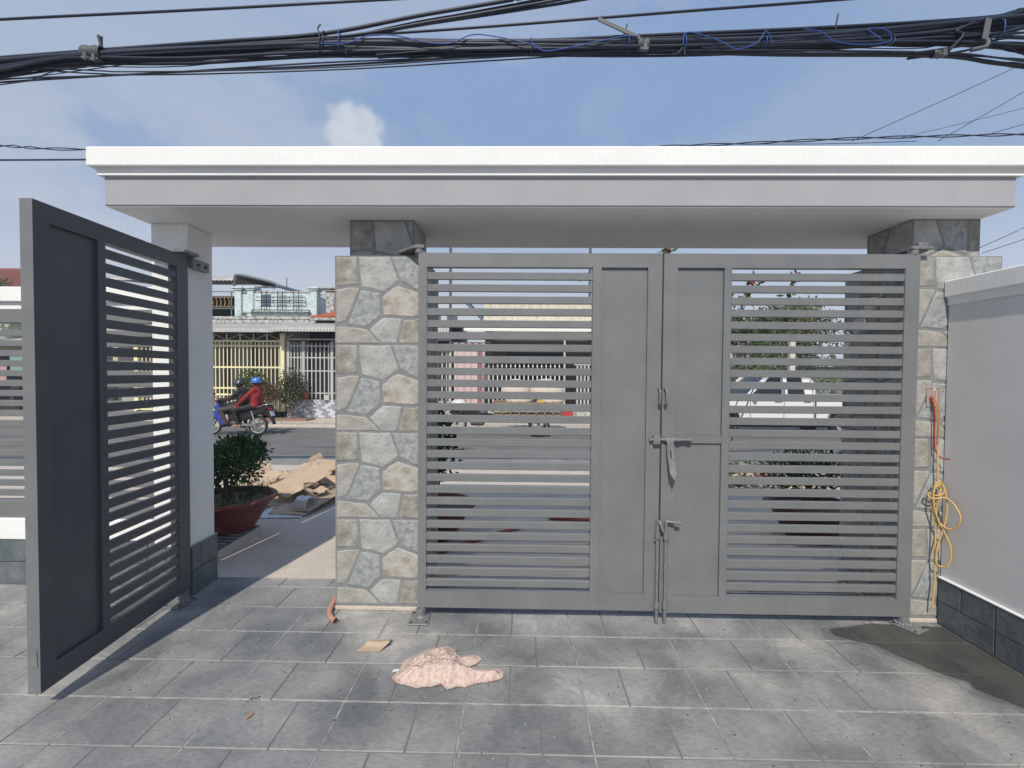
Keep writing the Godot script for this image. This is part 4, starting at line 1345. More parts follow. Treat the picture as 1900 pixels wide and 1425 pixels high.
func make_cardboard() -> void:
	# [position, turn, width, folds, material, label]
	var list := [
		[Vector3(-2.74, 0.006, -5.16), 0.08, 0.0, 0.50, [[0.2, 2], [0.3, 1], [0.2, 0]], M.card_white, "white faced cardboard sheet lying flat, nearest the clay bowl"],
		[Vector3(-2.70, 0.022, -5.25), -0.1, 0.0, 0.46, [[0.3, 3], [0.35, 1]], M.card, "flat brown cardboard sheet overlapping the white faced sheet"],
		[Vector3(-3.02, 0.035, -5.55), 0.35, 0.0, 0.75, [[0.35, 5], [0.4, 2]], M.card_back, "greyish cardboard sheet partly under the bowl's shadow"],
		[Vector3(-2.86, 0.02, -5.36), -0.16, 0.07, 0.86, [[0.3, 4], [0.5, 3], [0.5, 1]], M.card_back, "broad smooth cardboard sheet lifting its long edge off the pavement"],
		[Vector3(-2.60, 0.055, -5.38), -0.12, 0.0, 0.16, [[0.09, 84], [0.12, 12], [0.12, -40]], M.card_white, "white printed carton flap standing on the broad sheet"],
		[Vector3(-2.70, 0.22, -5.86), 0.93, 0.32, 0.66, [[0.10, 25], [0.35, 2], [0.30, -10], [0.2, -25]], M.card, "corrugated sheet bent open like a mouth in the middle of the heap"],
		[Vector3(-2.70, 0.10, -5.88), 0.93, 0.14, 0.64, [[0.12, -18], [0.4, 2], [0.3, 0]], M.card_back, "lower lip of cardboard under the sheet bent open like a mouth"],
		[Vector3(-2.93, 0.03, -5.66), 0.2, 0.0, 0.17, [[0.15, 76], [0.16, 12], [0.15, -25]], M.card, "folded carton corner hanging from the bent sheet"],
		[Vector3(-3.20, 0.12, -5.98), 0.5, 0.1, 0.16, [[0.08, 50], [0.10, -10], [0.1, 30]], M.card, "little torn tab sticking up at the end of the bent sheet"],
		[Vector3(-2.72, 0.10, -6.45), 0.25, -0.1, 0.50, [[0.28, 46], [0.22, 18], [0.2, -40]], M.card, "pale carton side leaning up beside the stone column"],
		[Vector3(-2.98, 0.20, -6.95), 0.75, 0.35, 0.15, [[0.22, 72], [0.06, 40]], M.card_back, "brown carton flap standing upright, topmost of the heap"],
		[Vector3(-3.16, 0.16, -7.0), 0.4, -0.1, 0.17, [[0.13, 62], [0.10, 78]], M.card, "pale torn flap beside the upright brown flap"],
		[Vector3(-2.45, 0.10, -6.5), -0.2, 0.05, 0.42, [[0.32, 34], [0.3, 5]], M.card, "square carton panel half hidden by the stone column"],
		[Vector3(-3.35, 0.05, -6.25), 0.3, 0.05, 0.55, [[0.18, 40], [0.12, -35], [0.16, 30], [0.12, -50]], M.card_back, "kinked cardboard strip between the shrub and the torn carton"],
	]
	for e in list:
		var p: Vector3 = e[0]
		p.y += gy(p.z)
		var o := single("cardboard_sheet", bent_sheet(e[3], e[4]), e[5], e[6], "cardboard", p, "heap of discarded cardboard")
		o.rotation = Vector3(0, e[1], e[2])
	# crumpled cartons: creased surfaces over a hollow
	for e in [[Vector3(-3.55, 0.0, -6.65), 0.12, 1.25, 0.65, 0.24, 3, "crumpled cardboard ridge beyond the trimmed shrub", 10], [Vector3(-3.02, 0.04, -6.62), -0.2, 0.66, 0.55, 0.34, 9, "torn carton with ragged edge on top of the heap", 9]]:
		var outline := PackedVector2Array()
		for k in 22:
			var a := TAU * k / 22.0
			outline.append(Vector2(cos(a) * e[2] * 0.5, sin(a) * e[3] * 0.5) * some(0.78, 1.08))
		var f := FastNoiseLite.new()
		f.seed = e[5]
		f.frequency = 3.4
		f.noise_type = FastNoiseLite.TYPE_CELLULAR
		f.cellular_return_type = FastNoiseLite.RETURN_DISTANCE2_SUB
		f.fractal_octaves = 3
		var w: float = e[2] * 0.5
		var d: float = e[3] * 0.5
		var top: float = e[4]
		var h := func(q: Vector2) -> float:
			var r := Vector2(q.x / w, q.y / d).length()
			return 0.015 + top * smoothstep(1.1, 0.25, r) * 0.7 + top * 1.1 * absf(f.get_noise_2dv(q) + 0.6)
		var turn := Basis(Vector3.UP, e[1])
		var at: Vector3 = e[0]
		at.y += gy(at.z)
		single("crumpled_carton", rumpled(Vector3.ZERO, turn * Vector3(1, 0, 0), turn * Vector3(0, 0, -1), outline, h, e[7], true), M.card, e[6], "cardboard", at, "heap of discarded cardboard")
	for i in 9:
		var p := Vector3(-3.75 + 0.14 * i + some(-0.1, 0.1), 0, some(-7.2, -6.2))
		p.y = gy(p.z) + some(0.02, 0.13)
		var o := single("cardboard_sheet", bent_sheet(some(0.3, 0.55), [[some(0.08, 0.2), some(10, 55)], [some(0.08, 0.2), some(-35, 10)], [some(0.08, 0.2), some(-30, 40)], [some(0.05, 0.12), some(-70, -10)]], 0.007, 0.02), [M.card, M.card_back, M.card][i % 3], "crushed carton sheet among others at the road side of the heap", "cardboard", p, "crushed sheets at the road side")
		o.rotation = Vector3(some(-0.15, 0.15), some(-0.9, 0.9), some(-0.25, 0.25))
	for i in 14:
		var p := Vector3(some(-3.5, -2.5), 0, some(-6.9, -5.6))
		p.y = gy(p.z) + some(0.10, 0.24)
		var o := single("cardboard_piece", bent_sheet(some(0.08, 0.22), [[some(0.05, 0.12), some(-30, 60)], [some(0.05, 0.12), some(-40, 40)], [some(0.02, 0.08), some(-60, 60)]], 0.006, 0.018), [M.card, M.card_back, M.card][i % 3], "small torn piece of cardboard lying loose on the heap", "cardboard", p, "torn bits on the cardboard heap")
		o.rotation = Vector3(some(-0.4, 0.4), some(0, TAU), some(-0.5, 0.5))


# ---------------------------------------------------------------- across the road
func corrugated(x0: float, x1: float, pitch: float, amp: float, prof: Array) -> MB:
	var b := MB.new()
	var n := int((x1 - x0) / pitch * 4.0)
	for i in n:
		var xa := x0 + pitch * i / 4.0
		var xb := x0 + pitch * (i + 1) / 4.0
		var ha: float = [0.0, amp, amp, 0.0][i % 4]
		var hb: float = [0.0, amp, amp, 0.0][(i + 1) % 4]
		for k in prof.size() - 1:
			var p: Array = prof[k]
			var q: Array = prof[k + 1]
			var d := Vector3(0, q[1] - p[1], q[0] - p[0]).normalized()
			var up := Vector3(0, d.z, -d.y)
			var a := Vector3(xa, p[1], p[0]) + up * ha
			var c := Vector3(xb, p[1], p[0]) + up * hb
			var e := Vector3(xb, q[1], q[0]) + up * hb
			var f := Vector3(xa, q[1], q[0]) + up * ha
			b.quad(f, e, c, a)
			b.quad(a - up * 0.004, c - up * 0.004, e - up * 0.004, f - up * 0.004)
	return b


func rolled_eave(z_back: float, y_back: float, z_front: float, y_front: float, r: float) -> Array:
	var out := [[z_back, y_back]]
	var zr := z_front - r
	out.append([lerpf(z_back, zr, 0.7), lerpf(y_back, y_front + r, 0.7)])
	for k in 6:
		var a := PI / 2 * k / 5.0
		out.append([zr + sin(a) * r, y_front + cos(a) * r])
	return out


func bars(t: Node, called: String, x0: float, x1: float, count: int, y0: float, y1: float, z: float, w: float, m: Material, o: Vector3, spear := false) -> void:
	var b := MB.new().box(Vector3.ZERO, Vector3(w, y1 - y0, w * 0.8), 0.0)
	if spear:
		b.lathe([Vector2(0.008, 0), Vector2(0.035, 0.045), Vector2(0.024, 0.08), Vector2(0, 0.16)], 6, Vector3(0, (y1 - y0) / 2, 0))
	var mesh := b.done()
	for i in count:
		part(called, mesh, m, t, o + Vector3(lerpf(x0, x1, (i + 0.5) / count), (y0 + y1) / 2, z))


func make_houses() -> void:
	var cyan := grain(mottled([[0.0, 0.28, 0.35, 0.36], [0.25, 0.52, 0.64, 0.65], [0.6, 0.60, 0.73, 0.74], [1.0, 0.66, 0.77, 0.77]], 3.0, 101, 0.012, 0.9, 0.1, 6, 512, 0, 30.0), 1.1, 0.7, 102, 0.02)
	var mould := grain(mottled([[0.0, 0.07, 0.075, 0.07], [0.3, 0.24, 0.25, 0.24], [0.55, 0.50, 0.51, 0.49], [1.0, 0.64, 0.64, 0.62]], 2.0, 103, 0.02, 0.95, 0.2, 6, 512, 0, 30.0), 0.9, 0.7, 104, 0.02)
	var yellow := plain(0.84, 0.79, 0.48, 0.6)
	var ygrey := plain(0.50, 0.50, 0.48, 0.55)
	var tin := grain(mottled([[0.0, 0.38, 0.37, 0.35], [0.5, 0.52, 0.51, 0.49], [1.0, 0.62, 0.61, 0.59]], 3.0, 105, 0.012, 0.6, 0.0), 1.2, 0.75, 106, 0.03)
	var inside := plain(0.10, 0.095, 0.09, 0.9)
	var curtain := plain(0.30, 0.26, 0.235, 0.9)
	var blind := plain(0.36, 0.36, 0.34, 0.9)
	var dark := plain(0.03, 0.034, 0.04, 0.7)
	# house with cyan balcony and yellow gate
	var t := thing("balcony_house", "two storey house with pale cyan balcony wall above a yellow gate", "house", Vector3(-12.2, -0.045, -18.5))
	var o := -t.position
	part("rear_wall", MB.new().span(Vector3(-16.5, -0.05, -21.0), Vector3(-8.5, 3.4, -18.6)), inside, t, o)
	part("party_wall", MB.new().span(Vector3(-8.62, -0.05, -18.6), Vector3(-8.46, 3.3, -16.62)), blind, t, o)
	for i in 7:
		part("curtain", MB.new().span(Vector3(-16 + 1.1 * i, -0.05, -18.5 + 0.02 * (i % 2)), Vector3(-15.1 + 1.1 * i, 2.8, -18.2)), curtain if i % 2 else blind, t, o)
	part("balcony_slab", MB.new().span(Vector3(-16.5, 3.42, -19.5), Vector3(-7.6, 3.56, -17.08), 0.02).span(Vector3(-16.5, 3.575, -19.5), Vector3(-7.6, 3.69, -17.12), 0.02), mould, t, o)
	part("upper_wall", MB.new().span(Vector3(-10.04, 3.7, -17.5), Vector3(-7.86, 4.58, -17.2), 0.01).span(Vector3(-10.5, 3.7, -17.48), Vector3(-10.04, 4.62, -17.24), 0.01).span(Vector3(-7.8, 3.7, -19.4), Vector3(-7.66, 4.5, -17.3), 0.01), cyan, t, o)
	part("coping", MB.new().span(Vector3(-10.5, 4.585, -17.54), Vector3(-7.86, 4.65, -17.18), 0.01), mould, t, o)
	part("ledge", MB.new().span(Vector3(-10.48, 3.82, -17.2), Vector3(-7.86, 3.88, -17.1), 0.01), mould, t, o)
	for x in [-10.61, -10.14, -7.74]:
		var pl := part("balcony_pillar", MB.new().span(Vector3(x - 0.12, 3.7, -17.46), Vector3(x + 0.12, 4.66, -17.14), 0.01), cyan, t, o)
		part("pillar_cap", MB.new().span(Vector3(x - 0.17, 4.665, -17.5), Vector3(x + 0.17, 4.72, -17.1), 0.01).span(Vector3(x - 0.22, 4.725, -17.54), Vector3(x + 0.22, 4.80, -17.06), 0.015), cyan, pl)
	for k in 3:
		var x := -9.56 + 0.605 * k
		part("vent_opening", MB.new().span(Vector3(x - 0.18, 4.07, -17.22), Vector3(x + 0.18, 4.53, -17.185), 0.005), [plain(0.12, 0.17, 0.22, 0.8), plain(0.36, 0.43, 0.45, 0.8), plain(0.45, 0.52, 0.55, 0.8)][k], t, o)
		var g := MB.new()
		for dx in [-0.09, 0.09]:
			g.bar(Vector3(x + dx, 3.92, -17.05), Vector3(x + dx, 4.62, -17.05), 0.022)
		for dy in [4.27, 4.40]:
			g.bar(Vector3(x - 0.28, dy, -17.02), Vector3(x + 0.28, dy, -17.02), 0.022)
			g.bar(Vector3(x + 0.28, dy, -17.02), Vector3(x + 0.28, dy, -17.19), 0.022)
		part("iron_grille", g, M.black, t, o)
	var lowr := MB.new()
	lowr.bar(Vector3(-10.0, 3.92, -17.03), Vector3(-7.84, 3.92, -17.03), 0.03)
	for x in [-10.0, -7.84]:
		lowr.bar(Vector3(x, 3.7, -17.03), Vector3(x, 3.92, -17.03), 0.03)
	part("ledge_rail", lowr, M.black, t, o)
	# balcony to the left with ornament rail
	var rail := MB.new()
	for y in [3.99, 4.06, 4.42, 4.62]:
		rail.bar(Vector3(-16.4, y, -17.2), Vector3(-10.74, y, -17.2), 0.035)
	for i in 8:
		rail.bar(Vector3(-16.2 + 0.76 * i, 3.7, -17.2), Vector3(-16.2 + 0.76 * i, 4.62, -17.2), 0.035)
	part("balcony_rail", rail, plain(0.16, 0.17, 0.18, 0.5), t, o)
	var gold := plain(0.46, 0.26, 0.08, 0.5)
	for i in 34:
		part("rail_ornament", MB.new().tube([Vector3(0, -0.16, 0), Vector3(0.03, 0.0, 0), Vector3(-0.02, 0.13, 0), Vector3(0.05, 0.16, 0)], 0.016, 5), gold, t, o + Vector3(-16.1 + 0.155 * i, 4.24, -17.19))
	part("balcony_back", MB.new().span(Vector3(-16.5, 3.69, -20.4), Vector3(-9.0, 4.95, -20.2)), dark, t, o)
	part("canopy_roof", corrugated(-16.5, -10.72, 0.16, 0.03, [[-20.5, 5.5], [-17.4, 5.2], [-17.1, 5.12], [-17.02, 5.0]]), tin, t, o)
	var edge := curve([Vector3(-10.75, 4.72, -17.15), Vector3(-10.72, 5.05, -17.15), Vector3(-10.6, 5.24, -17.15), Vector3(-9.9, 5.12, -17.3), Vector3(-9.35, 4.98, -17.4), Vector3(-9.2, 4.84, -17.4)], 6)
	part("canopy_edge", MB.new().tube(edge, 0.055, 8), plain(0.13, 0.15, 0.17, 0.5), t, o)
	var cv := MB.new()
	for i in edge.size() - 1:
		if edge[i].x > -10.71:
			var bk := Vector3(0, 0.12, -2.8)
			cv.quad(edge[i], edge[i + 1], edge[i + 1] + bk, edge[i] + bk)
			cv.quad(edge[i] - Vector3(0, 0.03, 0), edge[i] + bk - Vector3(0, 0.03, 0), edge[i + 1] + bk - Vector3(0, 0.03, 0), edge[i + 1] - Vector3(0, 0.03, 0))
	part("canopy_sheet", cv, plain(0.12, 0.14, 0.16, 0.6), t, o)
	part("canopy_strut", MB.new().bar(Vector3(-10.62, 4.8, -17.3), Vector3(-9.3, 4.86, -17.5), 0.06), M.cable_grey, t, o)
	part("roof_room", MB.new().span(Vector3(-9.1, 3.7, -21.2), Vector3(-6.9, 5.05, -20.0), 0.02), mould, t, o)
	part("antenna_rod", MB.new().tube([Vector3(-8.98, 4.6, -17.6), Vector3(-8.98, 5.24, -17.6)], 0.018, 6), M.cable_grey, t, o)
	var aw := part("awning", corrugated(-16.5, -8.52, 0.09, 0.022, rolled_eave(-17.15, 3.42, -15.95, 3.0, 0.14)), tin, t, o)
	part("awning_frame", MB.new().bar(Vector3(-16.5, 3.02, -16.2), Vector3(-8.55, 3.02, -16.2), 0.05), inside, aw)
	for x in [-11.18, -8.55, -13.9]:
		part("gate_post", MB.new().span(Vector3(x - 0.075, -0.05, -16.56), Vector3(x + 0.075, 3.0, -16.4), 0.01), yellow, t, o)
	for y in [2.725, 2.55, 1.775, 1.02, 0.787, 0.22]:
		part("gate_rail", MB.new().span(Vector3(-13.82, y - 0.03, -16.52), Vector3(-8.63, y + 0.03, -16.46)), yellow, t, o)
	bars(t, "gate_bar", -13.8, -11.26, 17, 0.2, 2.74, -16.49, 0.03, yellow, o)
	bars(t, "gate_bar", -11.1, -8.63, 17, 0.2, 2.74, -16.49, 0.03, yellow, o)
	for k in 6:
		var x := -11.1 + k * 0.49
		part("fan_bar", MB.new().bar(Vector3(x if k % 2 else x, 2.75 if k % 2 else 2.98, -16.49), Vector3(x + 0.49, 2.98 if k % 2 else 2.75, -16.49), 0.022), ygrey, t, o)
		part("fan_post", MB.new().bar(Vector3(x, 2.75, -16.48), Vector3(x, 2.98, -16.48), 0.03), yellow, t, o)
	part("plinth", MB.new().span(Vector3(-13.9, -0.05, -16.58), Vector3(-8.46, 0.19, -16.4)), dark, t, o)

	# grey gated house
	var g2 := thing("grey_gate_house", "single storey house with grey barred gate and patterned tile plinth", "house", Vector3(-5.4, -0.045, -18.5))
	o = -g2.position
	part("rear_wall", MB.new().span(Vector3(-8.45, -0.05, -20.5), Vector3(-2.35, 3.4, -18.4)), dark, g2, o)
	part("roof_slab", MB.new().span(Vector3(-8.45, 3.42, -20.5), Vector3(-2.35, 3.6, -17.6), 0.01), mould, g2, o)
	for i in 5:
		part("door_panel", MB.new().span(Vector3(-8.3 + 1.15 * i, -0.05, -18.35), Vector3(-7.4 + 1.15 * i, 2.5, -18.3)), blind if i % 2 == 0 else plain(0.09, 0.08, 0.085, 0.8), g2, o)
	part("awning", corrugated(-8.68, -2.42, 0.115, 0.028, rolled_eave(-17.3, 3.5, -15.8, 3.02, 0.2)), tin, g2, o)
	for x in [-8.36, -7.80, -6.77, -4.6, -2.5]:
		part("gate_post", MB.new().span(Vector3(x - 0.045, -0.05, -16.54), Vector3(x + 0.045, 2.72, -16.44)), ygrey, g2, o)
	for y in [2.80, 2.56, 2.14, 1.66, 0.86]:
		part("gate_rail", MB.new().span(Vector3(-8.4, y - 0.022, -16.5), Vector3(-2.46, y + 0.022, -16.46)), ygrey, g2, o)
	bars(g2, "gate_bar", -8.32, -7.84, 4, 0.62, 2.66, -16.48, 0.04, ygrey, o)
	bars(g2, "gate_bar", -7.74, -6.82, 6, 0.62, 2.66, -16.48, 0.04, ygrey, o)
	bars(g2, "gate_bar", -6.7, -2.55, 26, 0.62, 2.66, -16.48, 0.04, ygrey, o)
	var base := part("low_wall", MB.new().span(Vector3(-8.4, -0.05, -16.6), Vector3(-2.46, 0.61, -16.42)), plain(0.33, 0.33, 0.33, 0.8), g2, o)
	var tw := [plain(0.62, 0.63, 0.66, 0.35), plain(0.20, 0.22, 0.27, 0.35), plain(0.30, 0.32, 0.38, 0.35)]
	var tile := MB.new().box(Vector3.ZERO, Vector3(0.235, 0.078, 0.012), 0.003).done()
	for r in 8:
		for k in 13:
			var sh: float = [0.0, 0.12, -0.06, 0.06, 0.12, 0.0, -0.12, 0.06][r]
			var c := 0 if (k + [0, 1, 0, 1, 0, 1, 0, 1][r]) % 2 == 0 else 1 + (k + r) % 2
			part("wall_tile", tile, tw[c], base, Vector3(-8.1 + 0.24 * k + sh, 0.02 + 0.081 * r, -16.412))
	part("meter_box", MB.new().span(Vector3(-7.0, 0.62, -16.4), Vector3(-6.82, 0.8, -16.3), 0.01), plain(0.5, 0.5, 0.5, 0.6), g2, o)

	# weathered chimney pillar and little red roof between them
	var ch := thing("weathered_pillar", "weathered mouldy pillar with stepped cap above the small red roof", "pillar", Vector3(-7.14, 3.6, -17.35))
	part("shaft", MB.new().span(Vector3(-0.16, 0, -0.16), Vector3(0.16, 1.05, 0.16), 0.02), mould, ch)
	part("cap", MB.new().span(Vector3(-0.22, 1.05, -0.22), Vector3(0.22, 1.12, 0.22), 0.015).span(Vector3(-0.28, 1.125, -0.28), Vector3(0.28, 1.2, 0.28), 0.02), mould, ch)
	var rr := thing("red_roof", "small orange red tiled lean-to roof below the weathered pillar", "roof", Vector3(-6.85, 3.58, -17.2))
	var rt := MB.new()
	for i in 14:
		var x := -0.75 + 0.13 * i
		var hgt := 0.52 - absf(x - 0.35) * 0.36
		for k in 3:
			var z0 := 0.5 - 0.26 * k
			var f := 1.0 - k / 3.0
			var f2 := 1.0 - (k + 1) / 3.0
			rt.tube([Vector3(x, hgt * (1 - f) + 0.05, z0), Vector3(x, hgt * (1 - f2) + 0.045, z0 - 0.27)], 0.062, 7)
	tag(part("roof_tiles", rt, plain(0.45, 0.13, 0.06, 0.8), rr), "", "", "", "stuff")
	part("roof_base", MB.new().span(Vector3(-0.8, -0.06, -0.4), Vector3(1.1, 0.03, 0.52)), mould, rr)

	# cream house behind the closed gate
	var c := thing("cream_house", "cream fronted house with white corrugated awning behind the slats", "house", Vector3(0.8, -0.045, -18.5))
	o = -c.position
	var cream := grain(mottled([[0.0, 0.44, 0.41, 0.32], [0.4, 0.62, 0.59, 0.47], [1.0, 0.70, 0.67, 0.55]], 2.5, 107, 0.015, 0.9, 0.1), 1.4, 0.8, 108, 0.02)
	var olive := plain(0.16, 0.145, 0.11, 0.9)
	part("parapet", MB.new().span(Vector3(-1.35, 3.35, -17.3), Vector3(3.4, 4.3, -17.0), 0.01), cream, c, o)
	part("side_wall", MB.new().span(Vector3(-1.3, -0.05, -20.5), Vector3(-1.1, 3.34, -17.1)), olive, c, o)
	part("side_wall", MB.new().span(Vector3(3.2, -0.05, -20.5), Vector3(3.4, 3.34, -17.1)), olive, c, o)
	part("rear_wall", MB.new().span(Vector3(-1.1, -0.05, -20.6), Vector3(3.2, 3.34, -18.6)), olive, c, o)
	part("shutter", MB.new().span(Vector3(-0.55, -0.05, -18.58), Vector3(1.75, 2.45, -18.5)), plain(0.02, 0.026, 0.045, 0.6), c, o)
	part("awning", corrugated(-1.95, 3.5, 0.1, 0.016, rolled_eave(-17.0, 3.45, -15.9, 3.08, 0.16)), plain(0.72, 0.71, 0.68, 0.6), c, o)
	for x in [1.56, 3.3]:
		part("awning_post", MB.new().bar(Vector3(x, -0.05, -16.1), Vector3(x, 3.1, -16.1), 0.06), ygrey, c, o)
	var wp := plain(0.68, 0.67, 0.64, 0.6)
	bars(c, "fence_bar", -1.35, 1.5, 18, 0.3, 1.82, -16.5, 0.042, wp, o, true)
	for y in [1.62, 0.45]:
		part("fence_rail", MB.new().span(Vector3(-1.38, y - 0.03, -16.53), Vector3(1.5, y + 0.03, -16.47)), wp, c, o)
	bars(c, "fence_bar", 2.0, 3.3, 10, 0.2, 2.0, -16.5, 0.07, plain(0.42, 0.42, 0.41, 0.7), o)
	part("fence_rail", MB.new().span(Vector3(1.95, 1.93, -16.54), Vector3(3.35, 2.0, -16.46)), plain(0.42, 0.42, 0.41, 0.7), c, o)
	part("plinth", MB.new().span(Vector3(-1.4, -0.05, -16.62), Vector3(3.4, 0.29, -16.42)), mould, c, o)
	# pale blue house further back
	var d := thing("pale_house", "pale blue gabled house rising behind the awnings through the slats", "house", Vector3(-3.0, -0.1, -22))
	o = -d.position
	var pale := plain(0.52, 0.58, 0.64, 0.9)
	part("wall", MB.new().slab(PackedVector2Array([Vector2(-5.6, 0), Vector2(-1.4, 0), Vector2(-1.4, 3.9), Vector2(-2.6, 5.1), Vector2(-5.6, 5.1)]), Vector3(0, -0.1, -24), Vector3(1, 0, 0), Vector3.UP, Vector3(0, 0, 1), 2.0), pale, d, o)
	part("gable_trim", MB.new().bar(Vector3(-2.65, 5.15, -21.9), Vector3(-1.2, 3.7, -21.9), 0.1).bar(Vector3(-2.65, 5.12, -21.9), Vector3(-5.7, 5.12, -21.9), 0.1), plain(0.05, 0.055, 0.06, 0.7), d, o)
	for k in 3:
		part("window", MB.new().span(Vector3(-5.1 + 0.8 * k, 3.9, -22.02), Vector3(-4.6 + 0.8 * k, 4.6, -21.97)), plain(0.10, 0.12, 0.14, 0.4), d, o)
	# red roofed house beyond the fence
	var r := thing("red_roof_house", "cream house with red tiled hip roof beyond the front fence", "house", Vector3(-24, -0.1, -24))
	o = -r.position
	part("wall", MB.new().span(Vector3(-33, -0.1, -29), Vector3(-18.6, 5.6, -22.4)), cream, r, o)
	var a := Vector3(-34, 5.55, -21.8)
	var b := Vector3(-17.95, 5.55, -21.8)
	var a2 := Vector3(-30, 7.2, -25.4)
	var b2 := Vector3(-25.2, 7.2, -25.4)
	var c2 := Vector3(-17.95, 5.55, -29)
	var d2 := Vector3(-34, 5.55, -29)
	var roofm := grain(mottled([[0.0, 0.20, 0.07, 0.06], [1.0, 0.30, 0.11, 0.095]], 2.0, 109, 0.02, 0.8), 0.5, 0.75)
	var roof := part("roof", MB.new(), roofm, r) if false else null
	var rm := MB.new()
	rm.quad(a, b, b2, a2)
	rm.tri(b, c2, b2)
	rm.quad(c2, d2, a2, b2)
	rm.tri(d2, a, a2)
	rm.quad(d2, c2, b, a)
	roof = part("roof", rm, roofm, r, o)
	var rows := MB.new()
	for k in 17:
		var f := k / 17.0
		var p := a.lerp(a2, f)
		var q := b.lerp(b2, f)
		rows.tube([p + Vector3(0, 0.02, 0), q + Vector3(0, 0.02, 0)], 0.035, 5)
		rows.tube([b.lerp(b2, f) + Vector3(0, 0.02, 0), c2.lerp(b2, f) + Vector3(0, 0.02, 0)], 0.035, 5)
	tag(part("tile_rows", rows, roofm, roof), "", "", "", "stuff")
	part("ridge", MB.new().tube([b, b2, a2, a], 0.09, 6), roofm, roof)
	for k in 3:
		part("window", MB.new().span(Vector3(-29 + 3.5 * k, 1.2, -22.42), Vector3(-27.6 + 3.5 * k, 2.6, -22.35)), M.glass, r, o)
	# more of the street further along, seen only through gaps
	for e in [[-20.5, 4.0, 3.4, "pale green shop front with dark opening beyond the front fence", Color(0.40, 0.46, 0.36)], [-15.0 - 10.5, 3.2, 3.0, "dusty beige shop front beyond the far end of the fence", Color(0.45, 0.40, 0.33)]]:
		var s := thing("shop_house", e[3], "house", Vector3(e[0], -0.045, -18.6))
		var hw: float = e[1] / 2
		part("wall", MB.new().span(Vector3(-hw, 0, -2), Vector3(hw, e[2] + 0.6, 0)), plain(e[4].r, e[4].g, e[4].b, 0.9), s)
		part("opening", MB.new().span(Vector3(-hw + 0.5, 0, -0.01), Vector3(hw - 0.6, 2.3, 0.03)), plain(0.04, 0.04, 0.05, 0.8), s)
		part("awning", corrugated(-hw, hw, 0.12, 0.016, rolled_eave(0.0, 3.0, 1.3, 2.6, 0.15)), tin, s)
	var lc := [Color(0.35, 0.07, 0.06), Color(0.6, 0.58, 0.58), Color(0.45, 0.27, 0.27), Color(0.20, 0.32, 0.29), Color(0.05, 0.07, 0.14)]
	var ll := ["red cloth hung out under the shop awning beyond the fence", "white cloth hung out under the shop awning beyond the fence", "pink cloth hung out under the shop awning beyond the fence", "teal cloth hung out under the shop awning beyond the fence", "navy cloth hung out under the shop awning beyond the fence"]
	for k in 5:
		var cl := MB.new()
		cl.slab(PackedVector2Array([Vector2(-0.3, 0), Vector2(-0.28, -0.75), Vector2(0.26, -0.8), Vector2(0.3, 0)]), Vector3.ZERO, Vector3(1, 0, 0), Vector3.UP, Vector3(0, 0, 1), 0.02)
		single("laundry", cl, plain(lc[k].r, lc[k].g, lc[k].b, 0.9), ll[k], "laundry", Vector3(-21.6 + 0.72 * k + 0.1, 2.15 - 0.1 * (k % 3), -17.4))
	# corrugated shed and white post
	var sh := thing("tin_shed", "grey corrugated tin shed beyond the white pickup", "shed", Vector3(11.5, -0.1, -19.5))
	var wall := MB.new()
	for k in 40:
		wall.span(Vector3(-1.9 + 0.1 * k, 0, 0.0), Vector3(-1.85 + 0.1 * k, 2.1, 0.03))
	wall.span(Vector3(-1.9, 0, -2.0), Vector3(2.1, 2.1, -0.002))
	part("wall", wall, plain(0.30, 0.33, 0.35, 0.6), sh)
	part("roof", corrugated(-2.1, 2.3, 0.1, 0.016, [[-2.2, 2.5], [0.3, 2.14]]), plain(0.16, 0.15, 0.15, 0.7), sh)
	single("concrete_post", MB.new().span(Vector3(-0.085, 0, -0.085), Vector3(0.085, 2.95, 0.085), 0.015), plain(0.55, 0.53, 0.49, 0.9), "slim whitish concrete post in front of the tin shed", "post", Vector3(8.95, -0.045, -15.3))
	# two steel poles on the houses
	for k in 2:
		var x: float = [-2.65, 2.62][k]
		var s := thing("steel_pole", ["thin steel pole with small bracket above the grey gate house", "thin steel pole with brace above the cream house"][k], "pole", Vector3(x, -0.045, -17.45))
		part("pole", MB.new().tube([Vector3(0, 0, 0), Vector3(0, 7.4, 0)], 0.055, 10), M.cable_grey, s)
		part("bracket", MB.new().bar(Vector3(0, 6.05 - 0.5 * k, 0.05), Vector3(0.25 - 0.65 * k, 6.1 - 0.95 * k, 0.05), 0.05), M.cable_grey, s)
		part("insulator", MB.new().ball(Vector3(0.12, 6.15 - 0.6 * k, 0.05), Vector3(0.05, 0.06, 0.05), 8, 5), M.black, s)
	# pink sheet hung beside the cream house
	var pk := MB.new()
	var n := 24
	for i in n:
		for j in 8:
			var f := func(u: int, v: int) -> Vector3: return Vector3(-0.55 + 1.0 * u / n + 0.01 * v * 0.3, 2.15 - 2.15 * v / 8.0, 0.05 * sin(u * 1.1) * (0.4 + v * 0.1))
			pk.quad(f.call(i, j + 1), f.call(i + 1, j + 1), f.call(i + 1, j), f.call(i, j))
	var ps := thing("pink_sheet", "pale pink sheet with plum striped edge hung behind the slats", "sheet", Vector3(-1.72, 0.5, -15.75))
	part("fabric", pk, plain(0.62, 0.48, 0.47, 0.9), ps)
	for k in 4:
		part("edge_stripe", MB.new().span(Vector3(0.28 + 0.045 * k, 0.02, 0.055), Vector3(0.30 + 0.045 * k, 2.1, 0.06)), plain(0.30, 0.10, 0.16, 0.9), ps)
	part("hanging_rod", MB.new().tube([Vector3(-0.7, 2.17, 0), Vector3(0.7, 2.17, 0)], 0.02, 6), M.cable_grey, ps)


